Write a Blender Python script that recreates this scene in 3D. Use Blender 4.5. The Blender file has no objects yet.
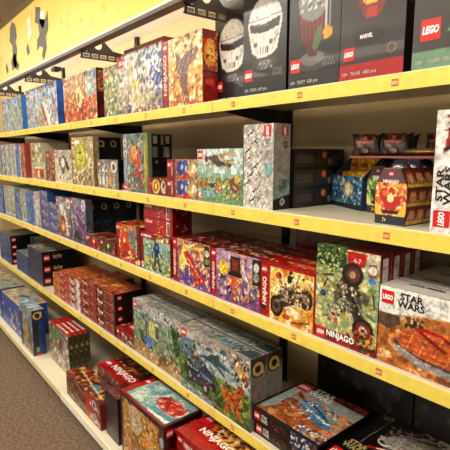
import bpy, bmesh, math, random
import numpy as np
from mathutils import Vector, Matrix, Euler

S = bpy.context.scene
COL = S.collection
R = math.radians

# ---------------------------------------------------------------- camera
cam_d = bpy.data.cameras.new('camera')
cam_d.sensor_fit = 'HORIZONTAL'; cam_d.sensor_width = 36.0; cam_d.lens = 36.0
cam_d.clip_start = 0.02; cam_d.clip_end = 60
cam = bpy.data.objects.new('camera', cam_d); COL.objects.link(cam)
cam.location = (0, 0, 1.5)
cam.rotation_euler = (R(90 - 8.842), 0, R(50.832))
S.camera = cam

# ---------------------------------------------------------------- world, light, exposure
S.view_settings.view_transform = 'Standard'; S.view_settings.look = 'None'
S.view_settings.gamma = 1.0; S.view_settings.use_curve_mapping = False
S.view_settings.exposure = -0.13
W_ = bpy.data.worlds.new('shop_world'); S.world = W_; W_.use_nodes = True
W_.node_tree.nodes['Background'].inputs[0].default_value = (1.0, 0.93, 0.84, 1)
W_.node_tree.nodes['Background'].inputs[1].default_value = 0.65

CEIL = 2.95
LAMPS = [(-0.9, -0.45, 30), (-2.6, -0.45, 32), (-4.6, -0.45, 28), (0.9, -0.45, 20), (-0.9, -2.6, 16), (-3.2, -2.6, 16), (-5.5, -2.6, 20), (-6.6, -.45, 28)]  # rear row and last entry are added fill lamps
for lx, ly, pw in LAMPS:
    for up in (0, 1):  # upward twin of each lamp is added to brighten the ceiling
        ld = bpy.data.lights.new('lamp_and_fill_light', 'AREA'); ld.shape = 'RECTANGLE'
        ld.size = 1.2; ld.size_y = 0.4; ld.energy = pw*(.9 if up else 1); ld.color = (1.0, 0.94, 0.85)
        lo = bpy.data.objects.new('lamp_and_fill_light', ld); COL.objects.link(lo)
        lo.location = (lx, ly, CEIL - (0.23 if up else .29)); lo.rotation_euler = (math.pi*up, 0, 0)
# fluorescent tubes hidden behind the header sign, washing the canopy and the top shelf
for tx in (-5.2, -3.9, -2.6, -1.3, 0.0):
    ld = bpy.data.lights.new('header_tube_light', 'AREA'); ld.shape = 'RECTANGLE'
    ld.size = 1.2; ld.size_y = 0.03; ld.energy = 6.5; ld.color = (1.0, 0.95, 0.87)
    lo = bpy.data.objects.new('header_tube_light', ld); COL.objects.link(lo)
    lo.location = (tx, .985, 2.098); lo.rotation_euler = (R(150), 0, 0)
# added spots without any fixture, brightening the front of the shelves
for lx, tx, pw in ((-1.2, -1.0, 34), (-0.2, -0.55, 26)):
    ld = bpy.data.lights.new('added_fill_spot', 'SPOT'); ld.energy = pw; ld.color = (1.0, 0.95, 0.87)
    ld.spot_size = R(62); ld.spot_blend = 0.9; ld.shadow_soft_size = 0.06
    lo = bpy.data.objects.new('added_fill_spot', ld); COL.objects.link(lo)
    lo.location = (lx, -0.55, CEIL - 0.2)
    lo.rotation_euler = (Vector((tx, 1.0, 1.75)) - lo.location).to_track_quat('-Z', 'Y').to_euler()

# ---------------------------------------------------------------- helpers
def lin(h):
    h = h.lstrip('#'); c = [int(h[i:i+2], 16)/255 for i in (0, 2, 4)]
    return [x/12.92 if x <= 0.04045 else ((x+0.055)/1.055)**2.4 for x in c]
MATS = {}
def mat(key, color, rough=0.5, metal=0.0, noise=0.0, nscale=40, emit=0.0, coat=0.0, bump=0.0):
    if key in MATS: return MATS[key]
    m = bpy.data.materials.new(key); m.use_nodes = True
    nt = m.node_tree; b = nt.nodes['Principled BSDF']
    c = lin(color)
    b.inputs['Base Color'].default_value = (*c, 1); b.inputs['Roughness'].default_value = rough
    b.inputs['Metallic'].default_value = metal; b.inputs['Coat Weight'].default_value = coat
    if noise or bump:
        tc = nt.nodes.new('ShaderNodeTexCoord'); n = nt.nodes.new('ShaderNodeTexNoise')
        n.inputs['Scale'].default_value = nscale; n.inputs['Detail'].default_value = 6
        nt.links.new(tc.outputs['Object'], n.inputs['Vector'])
        r = nt.nodes.new('ShaderNodeValToRGB')
        r.color_ramp.elements[0].position = 0.3; r.color_ramp.elements[1].position = 0.7
        r.color_ramp.elements[0].color = (*[x*(1-noise) for x in c], 1)
        r.color_ramp.elements[1].color = (*[min(1, x*(1+noise)) for x in c], 1)
        nt.links.new(n.outputs['Fac'], r.inputs['Fac']); nt.links.new(r.outputs['Color'], b.inputs['Base Color'])
        if bump:
            bp = nt.nodes.new('ShaderNodeBump'); bp.inputs['Strength'].default_value = bump; bp.inputs['Distance'].default_value = 0.003
            nt.links.new(n.outputs['Fac'], bp.inputs['Height']); nt.links.new(bp.outputs['Normal'], b.inputs['Normal'])
    if emit:
        b.inputs['Emission Color'].default_value = (*c, 1); b.inputs['Emission Strength'].default_value = emit
    MATS[key] = m; return m
def print_material():
    m = bpy.data.materials.new('printed_card'); m.use_nodes = True
    nt = m.node_tree; b = nt.nodes['Principled BSDF']
    a = nt.nodes.new('ShaderNodeAttribute'); a.attribute_name = 'Col'
    n = nt.nodes.new('ShaderNodeTexNoise'); n.inputs['Scale'].default_value = 260; n.inputs['Detail'].default_value = 3
    tc = nt.nodes.new('ShaderNodeTexCoord'); nt.links.new(tc.outputs['Object'], n.inputs['Vector'])
    mr = nt.nodes.new('ShaderNodeMapRange'); mr.inputs[3].default_value = 0.86; mr.inputs[4].default_value = 1.12
    nt.links.new(n.outputs['Fac'], mr.inputs[0])
    mx = nt.nodes.new('ShaderNodeVectorMath'); mx.operation = 'SCALE'
    nt.links.new(a.outputs['Color'], mx.inputs[0]); nt.links.new(mr.outputs[0], mx.inputs['Scale'])
    nt.links.new(mx.outputs[0], b.inputs['Base Color'])
    b.inputs['Roughness'].default_value = 0.34; b.inputs['Coat Weight'].default_value = 0.15
    return m
PRINT = print_material()
def ink(c, rough=0.38): return mat('ink_' + c.lstrip('#'), c, rough)
def card(c): return mat('card_' + c.lstrip('#'), c, 0.4, noise=0.06, nscale=30)

def link(name, me, m=None, parent=None, loc=None, rz=0):
    o = bpy.data.objects.new(name, me); COL.objects.link(o)
    if m is not None and len(me.materials) == 0: me.materials.append(m)
    if parent is not None: o.parent = parent
    if loc is not None: o.location = loc
    if rz: o.rotation_euler = (0, 0, rz)
    return o
def tag(o, label=None, cat=None, group=None, kind=None):
    if label: o['label'] = label
    if cat: o['category'] = cat
    if group: o['group'] = group
    if kind: o['kind'] = kind
    return o
def children_of(o): return [c for c in o.children]
def copy_tree(o, parent=None):
    c = o.copy(); COL.objects.link(c); c.parent = parent
    for ch in children_of(o): copy_tree(ch, c)
    return c
def bm_mesh(bm, name, smooth=False):
    me = bpy.data.meshes.new(name)
    bmesh.ops.recalc_face_normals(bm, faces=bm.faces)
    if smooth:
        for f in bm.faces: f.smooth = True
    bm.to_mesh(me); bm.free(); return me
def add_box(bm, x0, x1, y0, y1, z0, z1, bev=0.0):
    vs = [bm.verts.new(p) for p in ((x0,y0,z0),(x1,y0,z0),(x1,y1,z0),(x0,y1,z0),(x0,y0,z1),(x1,y0,z1),(x1,y1,z1),(x0,y1,z1))]
    fs = [bm.faces.new([vs[i] for i in f]) for f in ((3,2,1,0),(4,5,6,7),(0,1,5,4),(1,2,6,5),(2,3,7,6),(3,0,4,7))]
    if bev > 0:
        es = list({e for f in fs for e in f.edges})
        bmesh.ops.bevel(bm, geom=es, offset=bev, segments=1, affect='EDGES')
def box_mesh(name, *a, bev=0.0):
    bm = bmesh.new(); add_box(bm, *a, bev=bev); return bm_mesh(bm, name)
def poly_prism(name, pts, y0, y1):
    """outline in x,z extruded along y"""
    bm = bmesh.new()
    a = [bm.verts.new((x, y0, z)) for x, z in pts]; b = [bm.verts.new((x, y1, z)) for x, z in pts]
    bm.faces.new(a); bm.faces.new(b[::-1]); n = len(pts)
    for i in range(n): bm.faces.new((a[i], b[i], b[(i+1) % n], a[(i+1) % n]))
    return bm_mesh(bm, name)

# ---------------------------------------------------------------- printed pictures
SPLAT_N, SPLAT_S = 2.6, .52
class Art:
    def __init__(s, w, h, res=0.004, bg='#888888'):
        s.w, s.h = w, h; s.g = None
        s.nx = max(3, int(w/res)+1); s.ny = max(3, int(h/res)+1)
        s.U, s.V = np.meshgrid(np.linspace(0, 1, s.nx), np.linspace(0, 1, s.ny))
        s.C = np.zeros((s.ny, s.nx, 3)); s.fill(bg)
    def fill(s, c): s.C[:] = lin(c); return s
    def mix(s, c0, c1, along='v'):
        t = (s.V if along == 'v' else s.U)[..., None]; s.C = np.array(lin(c0))*(1-t)+np.array(lin(c1))*t; return s
    def put(s, m, c): s.C[m] = lin(c); return s
    def rect(s, u0, v0, u1, v1, c): return s.put((s.U >= u0) & (s.U <= u1) & (s.V >= v0) & (s.V <= v1), c)
    def ell(s, u, v, ru, rv, c, rot=0):
        X = (s.U-u)*s.w; Y = (s.V-v)*s.h; a = math.cos(R(rot)); b = math.sin(R(rot))
        return s.put((((X*a+Y*b)/(ru*s.w))**2+((-X*b+Y*a)/(rv*s.w))**2) <= 1, c)
    def line(s, u0, v0, u1, v1, wd, c):
        ax, ay, bx, by = u0*s.w, v0*s.h, u1*s.w, v1*s.h; X = s.U*s.w; Y = s.V*s.h
        dx, dy = bx-ax, by-ay; t = np.clip(((X-ax)*dx+(Y-ay)*dy)/(dx*dx+dy*dy+1e-9), 0, 1)
        return s.put(np.hypot(X-ax-t*dx, Y-ay-t*dy) <= wd*s.w/2, c)
    def poly(s, pts, c):
        m = np.zeros(s.U.shape, bool); n = len(pts); j = n-1
        for i in range(n):
            xi, yi = pts[i]; xj, yj = pts[j]
            if yi != yj: m ^= ((yi > s.V) != (yj > s.V)) & (s.U < (xj-xi)*(s.V-yi)/(yj-yi)+xi)
            j = i
        return s.put(m, c)
    def splat(s, seed, n, cols, sz=(0.02, 0.07), reg=(0, 0, 1, 1), el=2.2):
        r = random.Random(seed); keep = s.C.copy(); n = int(n*SPLAT_N); r2 = random.Random(seed+7)
        for _ in range(n):
            q = max(r.uniform(*sz)*SPLAT_S, .55*s.w/s.nx/s.w)
            s.ell(r.uniform(reg[0], reg[2]), r.uniform(reg[1], reg[3]), q*r.uniform(1, el), q, r.choice(cols), r.uniform(0, 180))
        m = (s.U < reg[0]) | (s.U > reg[2]) | (s.V < reg[1]) | (s.V > reg[3]); s.C[m] = keep[m]
        return s
    def grain(s, amp):
        rg = np.random.RandomState(int(s.nx*31+s.ny*7+s.C.sum()*10) % 99991)
        N = np.zeros((s.ny, s.nx))
        for step, a in ((1, .45), (2, .8), (4, .6)):
            q = rg.randn(s.ny//step+2, s.nx//step+2)
            yy = np.arange(s.ny)/step; xx = np.arange(s.nx)/step
            y0 = yy.astype(int); x0 = xx.astype(int); fy = (yy-y0)[:, None]; fx = (xx-x0)[None, :]
            N += a*((q[y0][:, x0]*(1-fx)+q[y0][:, x0+1]*fx)*(1-fy)+(q[y0+1][:, x0]*(1-fx)+q[y0+1][:, x0+1]*fx)*fy)
        k = rg.randn(*N.shape, 3)*.10*amp
        s.C = np.clip(s.C**1.28*np.exp(amp*N[..., None]+k), 0, .92)
    def mesh(s, face, W, H, D, name='print'):
        s.grain(s.g if s.g is not None else {'front': .36, 'right': .22, 'top': .25, 'left': .2}[face])
        e = 0.0006; u = s.U.ravel(); v = s.V.ravel()
        P = facemap(face, W, H, D, e)(u*s.w, v*s.h)
        nx, ny = s.nx, s.ny; i, j = np.meshgrid(np.arange(nx-1), np.arange(ny-1)); a = (j*nx+i).ravel()
        F = np.stack([a, a+1, a+1+nx, a+nx], 1)
        me = bpy.data.meshes.new(name)
        me.from_pydata(P.tolist(), [], F.tolist())
        at = me.color_attributes.new('Col', 'FLOAT_COLOR', 'POINT')
        at.data.foreach_set('color', np.concatenate([s.C.reshape(-1, 3), np.ones((nx*ny, 1))], 1).ravel().astype(np.float32))
        me.materials.append(PRINT); return me

def facemap(face, W, H, D, e):
    def f(u, v):
        u = np.asarray(u, float); v = np.asarray(v, float); o = np.zeros_like(u)
        if face == 'front': return np.stack([u-W/2, o-D/2-e, v], -1)
        if face == 'right': return np.stack([o+W/2+e, -D/2+u, v], -1)
        if face == 'top': return np.stack([u-W/2, -D/2+v, o+H+e], -1)
        if face == 'left': return np.stack([o-W/2-e, D/2-u, v], -1)
    return f
def flip_if(me, face):
    n = {'front': (0, -1, 0), 'right': (1, 0, 0), 'top': (0, 0, 1), 'left': (-1, 0, 0)}[face]
    return me
TXT = {}
def text_outline(s, bold=0.02, space=1.0, shear=0.0):
    k = (s, bold, space, shear)
    if k in TXT: return TXT[k]
    cu = bpy.data.curves.new('lettering', 'FONT'); cu.body = s; cu.size = 1; cu.offset = bold; cu.shear = shear
    cu.space_character = space; cu.space_line = 0.8; cu.align_x = 'CENTER'; cu.resolution_u = 2
    o = bpy.data.objects.new('lettering', cu); COL.objects.link(o)
    dg = bpy.context.evaluated_depsgraph_get(); dg.update()
    me = bpy.data.meshes.new_from_object(o.evaluated_get(dg))
    V = np.array([v.co[:2] for v in me.vertices]); F = [list(p.vertices) for p in me.polygons]
    bpy.data.objects.remove(o); bpy.data.curves.remove(cu); bpy.data.meshes.remove(me)
    V -= V.min(0); V /= V.max(0)
    TXT[k] = (V, F); return TXT[k]
def text_mesh(s, face, dims, u0, v0, u1, v1, e=0.0018, rot=0, **kw):
    """fit text into rectangle (metres on the face)"""
    V, F = text_outline(s, **kw); a = V[:, 0]; b = V[:, 1]
    if rot == 90: a, b = 1-b, a
    if rot == -90: a, b = b, 1-a
    P = facemap(face, *dims, e)(u0+a*(u1-u0), v0+b*(v1-v0))
    me = bpy.data.meshes.new('lettering'); me.from_pydata(P.tolist(), [], F); return me
def patch_mesh(face, dims, u0, v0, u1, v1, e=0.0012):
    P = facemap(face, *dims, e)([u0, u1, u1, u0], [v0, v0, v1, v1])
    me = bpy.data.meshes.new('patch'); me.from_pydata(P.tolist(), [], [[0, 1, 2, 3]]); return me

# decal tuples: ('logo', face, u0,v0,size[,rot]) ; ('txt', name, string, face, u0,v0,u1,v1,color[,rot]) ; ('patch', name, face,u0,v0,u1,v1,color)
def build_box(W, H, D, body, prints, decals=()):
    root = link('toy_box', box_mesh('carton', -W/2, W/2, -D/2, D/2, 0, H, bev=0.0012), card(body))
    dims = (W, H, D)
    for face, art in prints.items():
        link({'front': 'front_picture', 'right': 'side_panel', 'top': 'top_panel', 'left': 'end_panel'}[face], art.mesh(face, *dims), None, root)
    for d in decals:
        if d[0] == 'logo':
            _, face, u, v, q = d[:5]; rot = d[5] if len(d) > 5 else 0
            b = link('logo_badge', patch_mesh(face, dims, u, v, u+q, v+q), ink('#d01414'), root)
            b['label'] = 'square red logo badge with white letters'
            if rot: m = text_mesh('LEGO', face, dims, u+q*.3, v+q*.08, u+q*.7, v+q*.92, rot=rot, bold=.05, shear=.2)
            else: m = text_mesh('LEGO', face, dims, u+q*.08, v+q*.3, u+q*.92, v+q*.7, bold=.05, shear=.2)
            link('logo_letters', m, ink('#ffffff'), b)
        elif d[0] == 'txt':
            _, name, s, face, u0, v0, u1, v1, c = d[:9]; rot = d[9] if len(d) > 9 else 0
            link(name, text_mesh(s, face, dims, u0, v0, u1, v1, rot=rot, bold=.03), ink(c), root)
        elif d[0] == 'patch':
            _, name, face, u0, v0, u1, v1, c = d
            link(name, patch_mesh(face, dims, u0, v0, u1, v1), ink(c), root)
    return root
KINDS = {}; DIM = {}; USED = set(); rnd = random.Random(5)
def place(kind, x0, yf, z0, label, group=None, rz=None, cat='toy box'):
    """x0 = left end, yf = front face, z0 = underside"""
    if kind not in DIM:
        KINDS[kind](kind)
    W, H, D, proto = DIM[kind]
    o = proto if kind not in USED else copy_tree(proto)
    USED.add(kind)
    o.location = (x0+W/2, yf+D/2, z0)
    o.rotation_euler = (0, 0, R(rnd.uniform(-.35, .35)) if rz is None else R(rz))
    tag(o, label, cat, group); return o
def kind(name):
    def deco(fn):
        def make(k):
            W, H, D, root = fn(); DIM[k] = (W, H, D, root)
        KINDS[name] = make; return fn
    return deco

Z1, Z2, Z3, Z4, Z5 = 1.689, 1.326, 0.968, 0.514, 0.104
BACK = 1.40

# ---------------------------------------------------------------- the shop itself
def struct(name, me, m): return tag(link(name, me, m), kind='structure')
def carpet():
    m = mat('brown_carpet', '#6b5847', 0.95, noise=0.45, nscale=55, bump=0.6); return m
struct('floor', box_mesh('f', -8, 4.5, -7, 1.5, -0.05, 0), carpet())
struct('ceiling', box_mesh('c', -8, 4.5, -7, 1.5, CEIL, CEIL+.05), mat('ceiling_paint', '#ddd2bd', 0.9, noise=.04, nscale=3))
wallm = mat('wall_paint', '#cdbb98', 0.85, noise=.05, nscale=2)
struct('wall_back', box_mesh('w', -8, 4.5, BACK, BACK+.08, 0, CEIL), mat('tan_back_panel', '#bda67c', 0.75, noise=.05, nscale=4))
struct('wall_left', box_mesh('w', -8.08, -8, -2.4, BACK, 0, CEIL), wallm)
LAMP_AT = ['near the black boxes', 'over the middle of the aisle', 'over the far end of the aisle', 'over the near end of the aisle', 'added as fill over the next aisle, near end', 'added as fill over the next aisle, middle', 'added as fill over the next aisle, far end', 'added at the very end of the aisle to brighten the ceiling']
for i, (lx, ly, pw) in enumerate(LAMPS):
    fx = link('ceiling_light', box_mesh('housing', -.64, .64, -.24, .24, -.02, .02, bev=.004), mat('lamp_housing', '#e8e4da', .5), None, (lx, ly, CEIL-.26))
    tag(fx, 'long white hanging light panel ' + LAMP_AT[i], 'ceiling light')
    for sx in (-.5, .5): link('cable', box_mesh('cb', sx-.003, sx+.003, -.003, .003, .02, .26), mat('dark_steel', '#2a2520', .45, .6), fx)
    link('diffuser', box_mesh('d', -.6, .6, -.2, .2, -0.024, -.0201), mat('lamp_diffuser', '#fff2d8', .5, emit=2.5), fx)
for i, tx in enumerate((-5.2, -3.9, -2.6, -1.3, 0.0)):
    bm = bmesh.new(); bmesh.ops.create_cone(bm, cap_ends=True, segments=14, radius1=.008, radius2=.008, depth=1.2, matrix=Matrix.Rotation(R(90), 4, 'Y'))
    tb = link('tube_light', bm_mesh(bm, 'tube', True), mat('tube_glow', '#fff2dc', .4, emit=4), None, (tx, .955, 2.105))
    tag(tb, 'white tube light hidden behind the header sign, ' + ['farthest one', 'second from the far end', 'middle one', 'above the black boxes', 'nearest one'][i], 'tube light')
    for sx in (-.59, .59): link('tube_holder', box_mesh('th', sx-.008, sx+.008, -.0145, .0, -.012, .012), mat('white_lip', '#efe8cf', .4), tb)

XS = [-6.297, -5.047, -3.797, -2.547, -1.297, -0.047, 1.203]
SEC = {0: 'beyond the far end', 1: 'farthest', 2: 'second from the far end', 3: 'middle', 4: 'nearest', 5: 'beyond the near end'}
# slotted uprights on the back panel
for i, x in enumerate(XS[1:-1]):
    bm = bmesh.new(); add_box(bm, -.016, .016, -.02, 0, 0, 2.24)
    p = link('upright_post', bm_mesh(bm, 'post'), mat('dark_steel', '#2a2520', .45, .6), None, (x, BACK-.0005, 0))
    tag(p, 'dark steel upright post, ' + ['at the far end', 'second from the far end', 'third from the far end', 'behind the narrow grey-white box', 'nearest the camera'][i], 'upright post')
    bm = bmesh.new()
    for k in range(44): add_box(bm, -.004, .004, -.0208, -.0202, .1+k*.048, .125+k*.048)
    link('slots', bm_mesh(bm, 'slots'), mat('slot_black', '#050505', .8), p)

LV = [('top', Z1, .037), ('second', Z2, .040), ('third', Z3, .038), ('fourth', Z4, .036)]
deckm = mat('shelf_enamel', '#cfc6ae', .35, noise=.03, nscale=12)
YEL = mat('yellow_ticket_strip', '#ead25a', .42, noise=.08, nscale=30)
YF = 1.0
def logo_strip_badges(strip, x0, x1, zc, y, n0):
    k = n0
    while True:
        x = -0.595 - 0.2935*k
        if x < x0+.01: break
        if x < x1-.01:
            b = link('logo_badge', box_mesh('b', x-.009-strip.parent.location.x, x+.009-strip.parent.location.x, -.0026, -.0022, zc-.0085, zc+.0085), ink('#c8643c'), strip)
            bm = bmesh.new()
            V, F = text_outline('LEGO', bold=.04, shear=.2)
            vs = [bm.verts.new((x-.0075+a*.015-strip.parent.location.x, -.0031, zc-.004+c*.008)) for a, c in V]
            for f in F:
                try: bm.faces.new([vs[q] for q in f])
                except ValueError: pass
            link('logo_letters', bm_mesh(bm, 'l'), ink('#f4d890'), b)
        k += 1
for ln, z, sh in LV:
    for i in range(0, 6):
        x0, x1 = XS[i]+.0012, XS[i+1]-.0012
        root = link('shelf', None, None, None, (x0, YF, z))
        tag(root, f'{ln} yellow-edged shelf counted from the top, {SEC[i]} section' , 'shelf')
        L = x1-x0
        bm = bmesh.new()
        add_box(bm, 0, L, .0, BACK-YF-.022, -.012, 0, bev=.0015)
        add_box(bm, 0, L, .0, .012, -.038, -.0121)
        link('deck', bm_mesh(bm, 'deck'), deckm, root)
        st = link('ticket_strip', box_mesh('strip', 0, L, -.002, -.0003, -.003-sh, -.003, bev=.0006), YEL, root)
        logo_strip_badges(st, x0, x1, -.003-sh/2, YF, -6)
        for bx in (.004, L-.008):
            bm = bmesh.new()
            pts = [(.03, -.013), (BACK-YF-.024, -.013), (BACK-YF-.024, -.075), (BACK-YF-.05, -.075), (.03, -.03)]
            a = [bm.verts.new((bx, y, zz)) for y, zz in pts]; b = [bm.verts.new((bx+.004, y, zz)) for y, zz in pts]
            bm.faces.new(a); bm.faces.new(b[::-1])
            for q in range(5): bm.faces.new((a[q], b[q], b[(q+1) % 5], a[(q+1) % 5]))
            link('bracket', bm_mesh(bm, 'br'), mat('dark_steel', '#2a2520'), root)
# deep base shelf
YB = .82
for i in range(0, 6):
    x0, x1 = XS[i]+.0012, XS[i+1]-.0012; L = x1-x0
    near = i >= 3
    root = link('base_shelf', None, None, None, (x0, YB, Z5))
    tag(root, f'deep base shelf just above the brown carpet, {SEC[i]} section', 'shelf')
    bm = bmesh.new(); add_box(bm, 0, L, 0, BACK-YB-.022, -.02, 0, bev=.002)
    link('deck', bm_mesh(bm, 'deck'), mat('base_enamel', '#e2d9bd', .4, noise=.03, nscale=9), root)
    if near:
        bm = bmesh.new(); add_box(bm, 0, L, -.006, .012, -.045, -.0201, bev=.002); add_box(bm, 0, L, -.006, -.0003, -.02, 0, bev=.001)
        link('front_lip', bm_mesh(bm, 'lip'), mat('white_lip', '#efe8cf', .4), root)
    else:
        link('ticket_strip', box_mesh('s', 0, L, -.006, -.0003, -.04, -.002, bev=.001), mat('cream_ticket_strip', '#d8c89a', .45, noise=.05, nscale=8), root)
    link('kick_plate', box_mesh('k', 0, L, .03, .045, -Z5, -.021), mat('kick_black', '#1a1512', .6), root)

# lower back boards, a little proud of the wall
for z0, z1, ln in ((Z2, Z2+.205, 'second'), (Z3, Z3+.20, 'third')):
    for i in range(1, 5):
        o = link('back_board', box_mesh('bb', 0, XS[i+1]-XS[i]-.036, 0, .0095, 0, z1-z0-.002, bev=.003), mat('pale_back_board', '#c3b189', .6), None, (XS[i]+.018, BACK-.0098, z0+.001))
        tag(o, f'pale tan back board standing behind the {ln} shelf, {SEC[i]} section', 'back board')

# sign above the shelves
def sign():
    root = link('header_sign', None, None, None, (-6, .90, 2.035)); L = 7.2; H = .355
    tag(root, 'long pale yellow header sign with dark figure shapes above the top shelf', 'sign')
    link('sign_box', box_mesh('sb', 0, L, 0, .035, 0, H, bev=.003), mat('sign_yellow', '#eecb3c', .35), root)
    # faint printed studs and toys
    bm = bmesh.new(); r = random.Random(3)
    for _ in range(260):
        x = r.uniform(.1, L-.1); z = r.uniform(.05, H-.03); w = r.uniform(.008, .03); a = r.uniform(0, 3.1)
        p = [(w*math.cos(a+t)*(1 if k % 2 else .45), w*math.sin(a+t)*(1 if k % 2 else .45)) for k, t in enumerate([0, 1.2, 2.2, 3.3, 4.2, 5.3])]
        bm.faces.new([bm.verts.new((x+q[0], -.0012, z+q[1])) for q in p])
    fp = link('faint_print', bm_mesh(bm, 'fp'), mat('sign_ochre', '#dcb634', .4), root); fp['kind'] = 'stuff'
    # dark figures: jumping toy people with blocks
    def blob(x, z, pts, name, m):
        bm = bmesh.new(); bm.faces.new([bm.verts.new((x+px, -.0018, z+pz)) for px, pz in pts]); return link(name, bm_mesh(bm, 'b'), m, root)
    dk = mat('sign_dark', '#4a4440', .5); wh = mat('sign_white', '#f4f0de', .5)
    fig1 = [(-.10,.28),(-.04,.31),(.02,.28),(.04,.20),(-.01,.17),(.03,.13),(.0,.06),(.06,.02),(.02,-.01),(-.05,.02),(-.10,.0),(-.13,.06),(-.08,.10),(-.07,.16),(-.13,.20)]
    fig2 = [(-.03,.30),(.05,.28),(.04,.22),(.12,.20),(.17,.24),(.16,.14),(.11,.11),(.12,.05),(.06,-.01),(.03,.02),(.06,.06),(.0,.08),(-.05,.06),(-.04,.12),(.01,.14),(.0,.20),(-.06,.22)]
    blob(2.70, .03, fig1, 'printed_figure', dk); blob(3.19, .0+.012, fig2, 'printed_figure', dk)
    blob(2.67, .09, [(-.06,.0),(-.02,.05),(.03,.03),(.04,-.04),(-.02,-.05)], 'printed_block', wh)
    blob(3.26, .22, [(-.05,.0),(-.02,.05),(.04,.04),(.05,-.02),(0,-.05)], 'printed_block', wh)
    blob(3.02, .18, [(-.03,-.03),(-.03,.10),(.02,.12),(.04,.0)], 'printed_block', wh)
    for x, z in ((2.96, .07), (2.45, .03)):
        blob(x, z, [(-.03, .05), (.0, .0), (.04, .02), (.01, .08)], 'printed_brick', dk)
    link('white_edge', box_mesh('we', 0, L, -.004, .035, -.012, -.0005), mat('white_lip', '#efe8cf'), root)
    link('sign_rail', box_mesh('sr', 0, L, -.008, .035, -.03, -.0125, bev=.002), mat('rail_brown', '#4b3a28', .4, .3), root)
    link('sign_back', box_mesh('sk', 0, L, .0355, .04, 0, H), mat('white_lip', '#efe8cf'), root)
sign()
can = link('canopy', None, None, None, (-6, .945, 2.2)); tag(can, 'white canopy board running behind the yellow header sign', 'canopy')
link('board', box_mesh('cb', 0, 7.2, 0, BACK-.945, .0, .02, bev=.002), mat('canopy_white', '#f4efe2', .6), can)

# perforated brackets that carry the header
def bracket():
    root = link('sign_bracket', None)
    bm = bmesh.new()
    add_box(bm, -.003, .003, 0, .24, 0, .007); add_box(bm, -.003, .003, 0, .24, .026, .033)
    for k in range(6): add_box(bm, -.003, .003, .003+k*.0445, .013+k*.0445, .0071, .0259)
    link('lattice_bar', bm_mesh(bm, 'lb'), mat('bracket_dark', '#33291f', .5, .3), root)
    bm = bmesh.new()
    pts = [(.038, .0332), (.24, .0332), (.24, .043), (.17, .052), (.125, .092), (.09, .098), (.06, .088), (.038, .060)]
    a = [bm.verts.new((-.0025, y, z)) for y, z in pts]; b = [bm.verts.new((.0025, y, z)) for y, z in pts]
    bm.faces.new(a); bm.faces.new(b[::-1])
    for q in range(len(pts)): bm.faces.new((a[q], b[q], b[(q+1) % len(pts)], a[(q+1) % len(pts)]))
    link('gusset_plate', bm_mesh(bm, 'gp'), mat('bracket_dark', '#33291f'), root)
    bm = bmesh.new(); bmesh.ops.create_circle(bm, cap_ends=True, segments=20, radius=.020, matrix=Matrix.Translation((.0032, .092, .068)) @ Matrix.Rotation(R(90), 4, 'Y'))
    link('white_cap', bm_mesh(bm, 'wc'), mat('cap_white', '#f3efe2', .5), root)
    bm = bmesh.new()
    for k in range(5): add_box(bm, -.0028, -.0005, .018+k*.0445, .044+k*.0445, .010, .023)
    link('cell_insert', bm_mesh(bm, 'ci'), mat('cell_grey', '#7a6b55', .6), root)
    return root
b0 = bracket()
for i, x in enumerate((-2.23, -3.17, -4.05, -4.95, -1.33)):
    b = b0 if i == 0 else copy_tree(b0)
    b.location = (x, .905, 1.971)
    tag(b, ['dark perforated sign bracket above the orange and gold boxes, nearest one showing whole', 'dark perforated sign bracket above the widest pale blue box, second from the camera', 'dark perforated sign bracket at the left edge of the picture', 'dark perforated sign bracket beyond the left edge', 'dark perforated sign bracket near the black boxes'][i], 'bracket', 'perforated brackets under the header sign')
cl = link('rail_clip', box_mesh('rc', -.03, .03, 0, .04, -.022, 0, bev=.004), mat('bracket_dark', '#33291f'), None, (-2.62, .90, 1.983)); tag(cl, 'small dark clip under the sign rail between two perforated brackets', 'clip')

# =============================================================== picture recipes
GOLD = ['#d8b25a', '#f2dfa0', '#8a6a2c', '#f7f0d8', '#5a4a3a', '#c7802c']
FIRE = ['#c8281c', '#e8702a', '#f3b848', '#8c1a14', '#5a1410', '#f6dfa8', '#d2452a']
CITY = ['#4f8cc8', '#a8cfe6', '#e8eef0', '#3a6a9c', '#c8b070', '#8fae6a', '#d2603a', '#d8dce0']
def W_front(W, H, res, bg, seed, cols, n, sz=(.02, .06), reg=(0, 0, 1, 1)):
    return Art(W, H, res, bg).splat(seed, n, cols, sz, reg)

# ---- top shelf
@kind('city_wide')
def _():
    W, H, D = .56, .262, .09
    f = Art(W, H, .007).mix('#8fa7a2', '#7db4dc').splat(1, 150, CITY+['#c2c8b0'], (.012, .04)).rect(0, 0, .03, 1, '#2d66a8')
    return W, H, D, build_box(W, H, D, '#2a6cb4', {'front': f}, [('logo', 'front', .03, .20, .045)])
@kind('city_big')
def _():
    W, H, D = .64, .27, .10
    f = Art(W, H, .006).mix('#a0a89a', '#8cc0e4').splat(2, 190, CITY, (.01, .035)).splat(3, 40, ['#c83a28', '#e8e8e0', '#4a6a8a', '#d8a040'], (.01, .03), (.3, 0, 1, .6))
    f.poly([(.55, .55), (.62, .6), (.78, .15), (.7, .1)], '#e8eaec').poly([(.5, .5), (.56, .55), (.68, .15), (.62, .1)], '#b8403a')
    s = Art(D, H, .012, '#1f5fae')
    return W, H, D, build_box(W, H, D, '#1f5fae', {'front': f, 'right': s}, [('logo', 'front', .03, .205, .05), ('txt', 'series_title', 'CITY', 'front', .09, .215, .2, .25, '#ffffff')])
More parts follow.
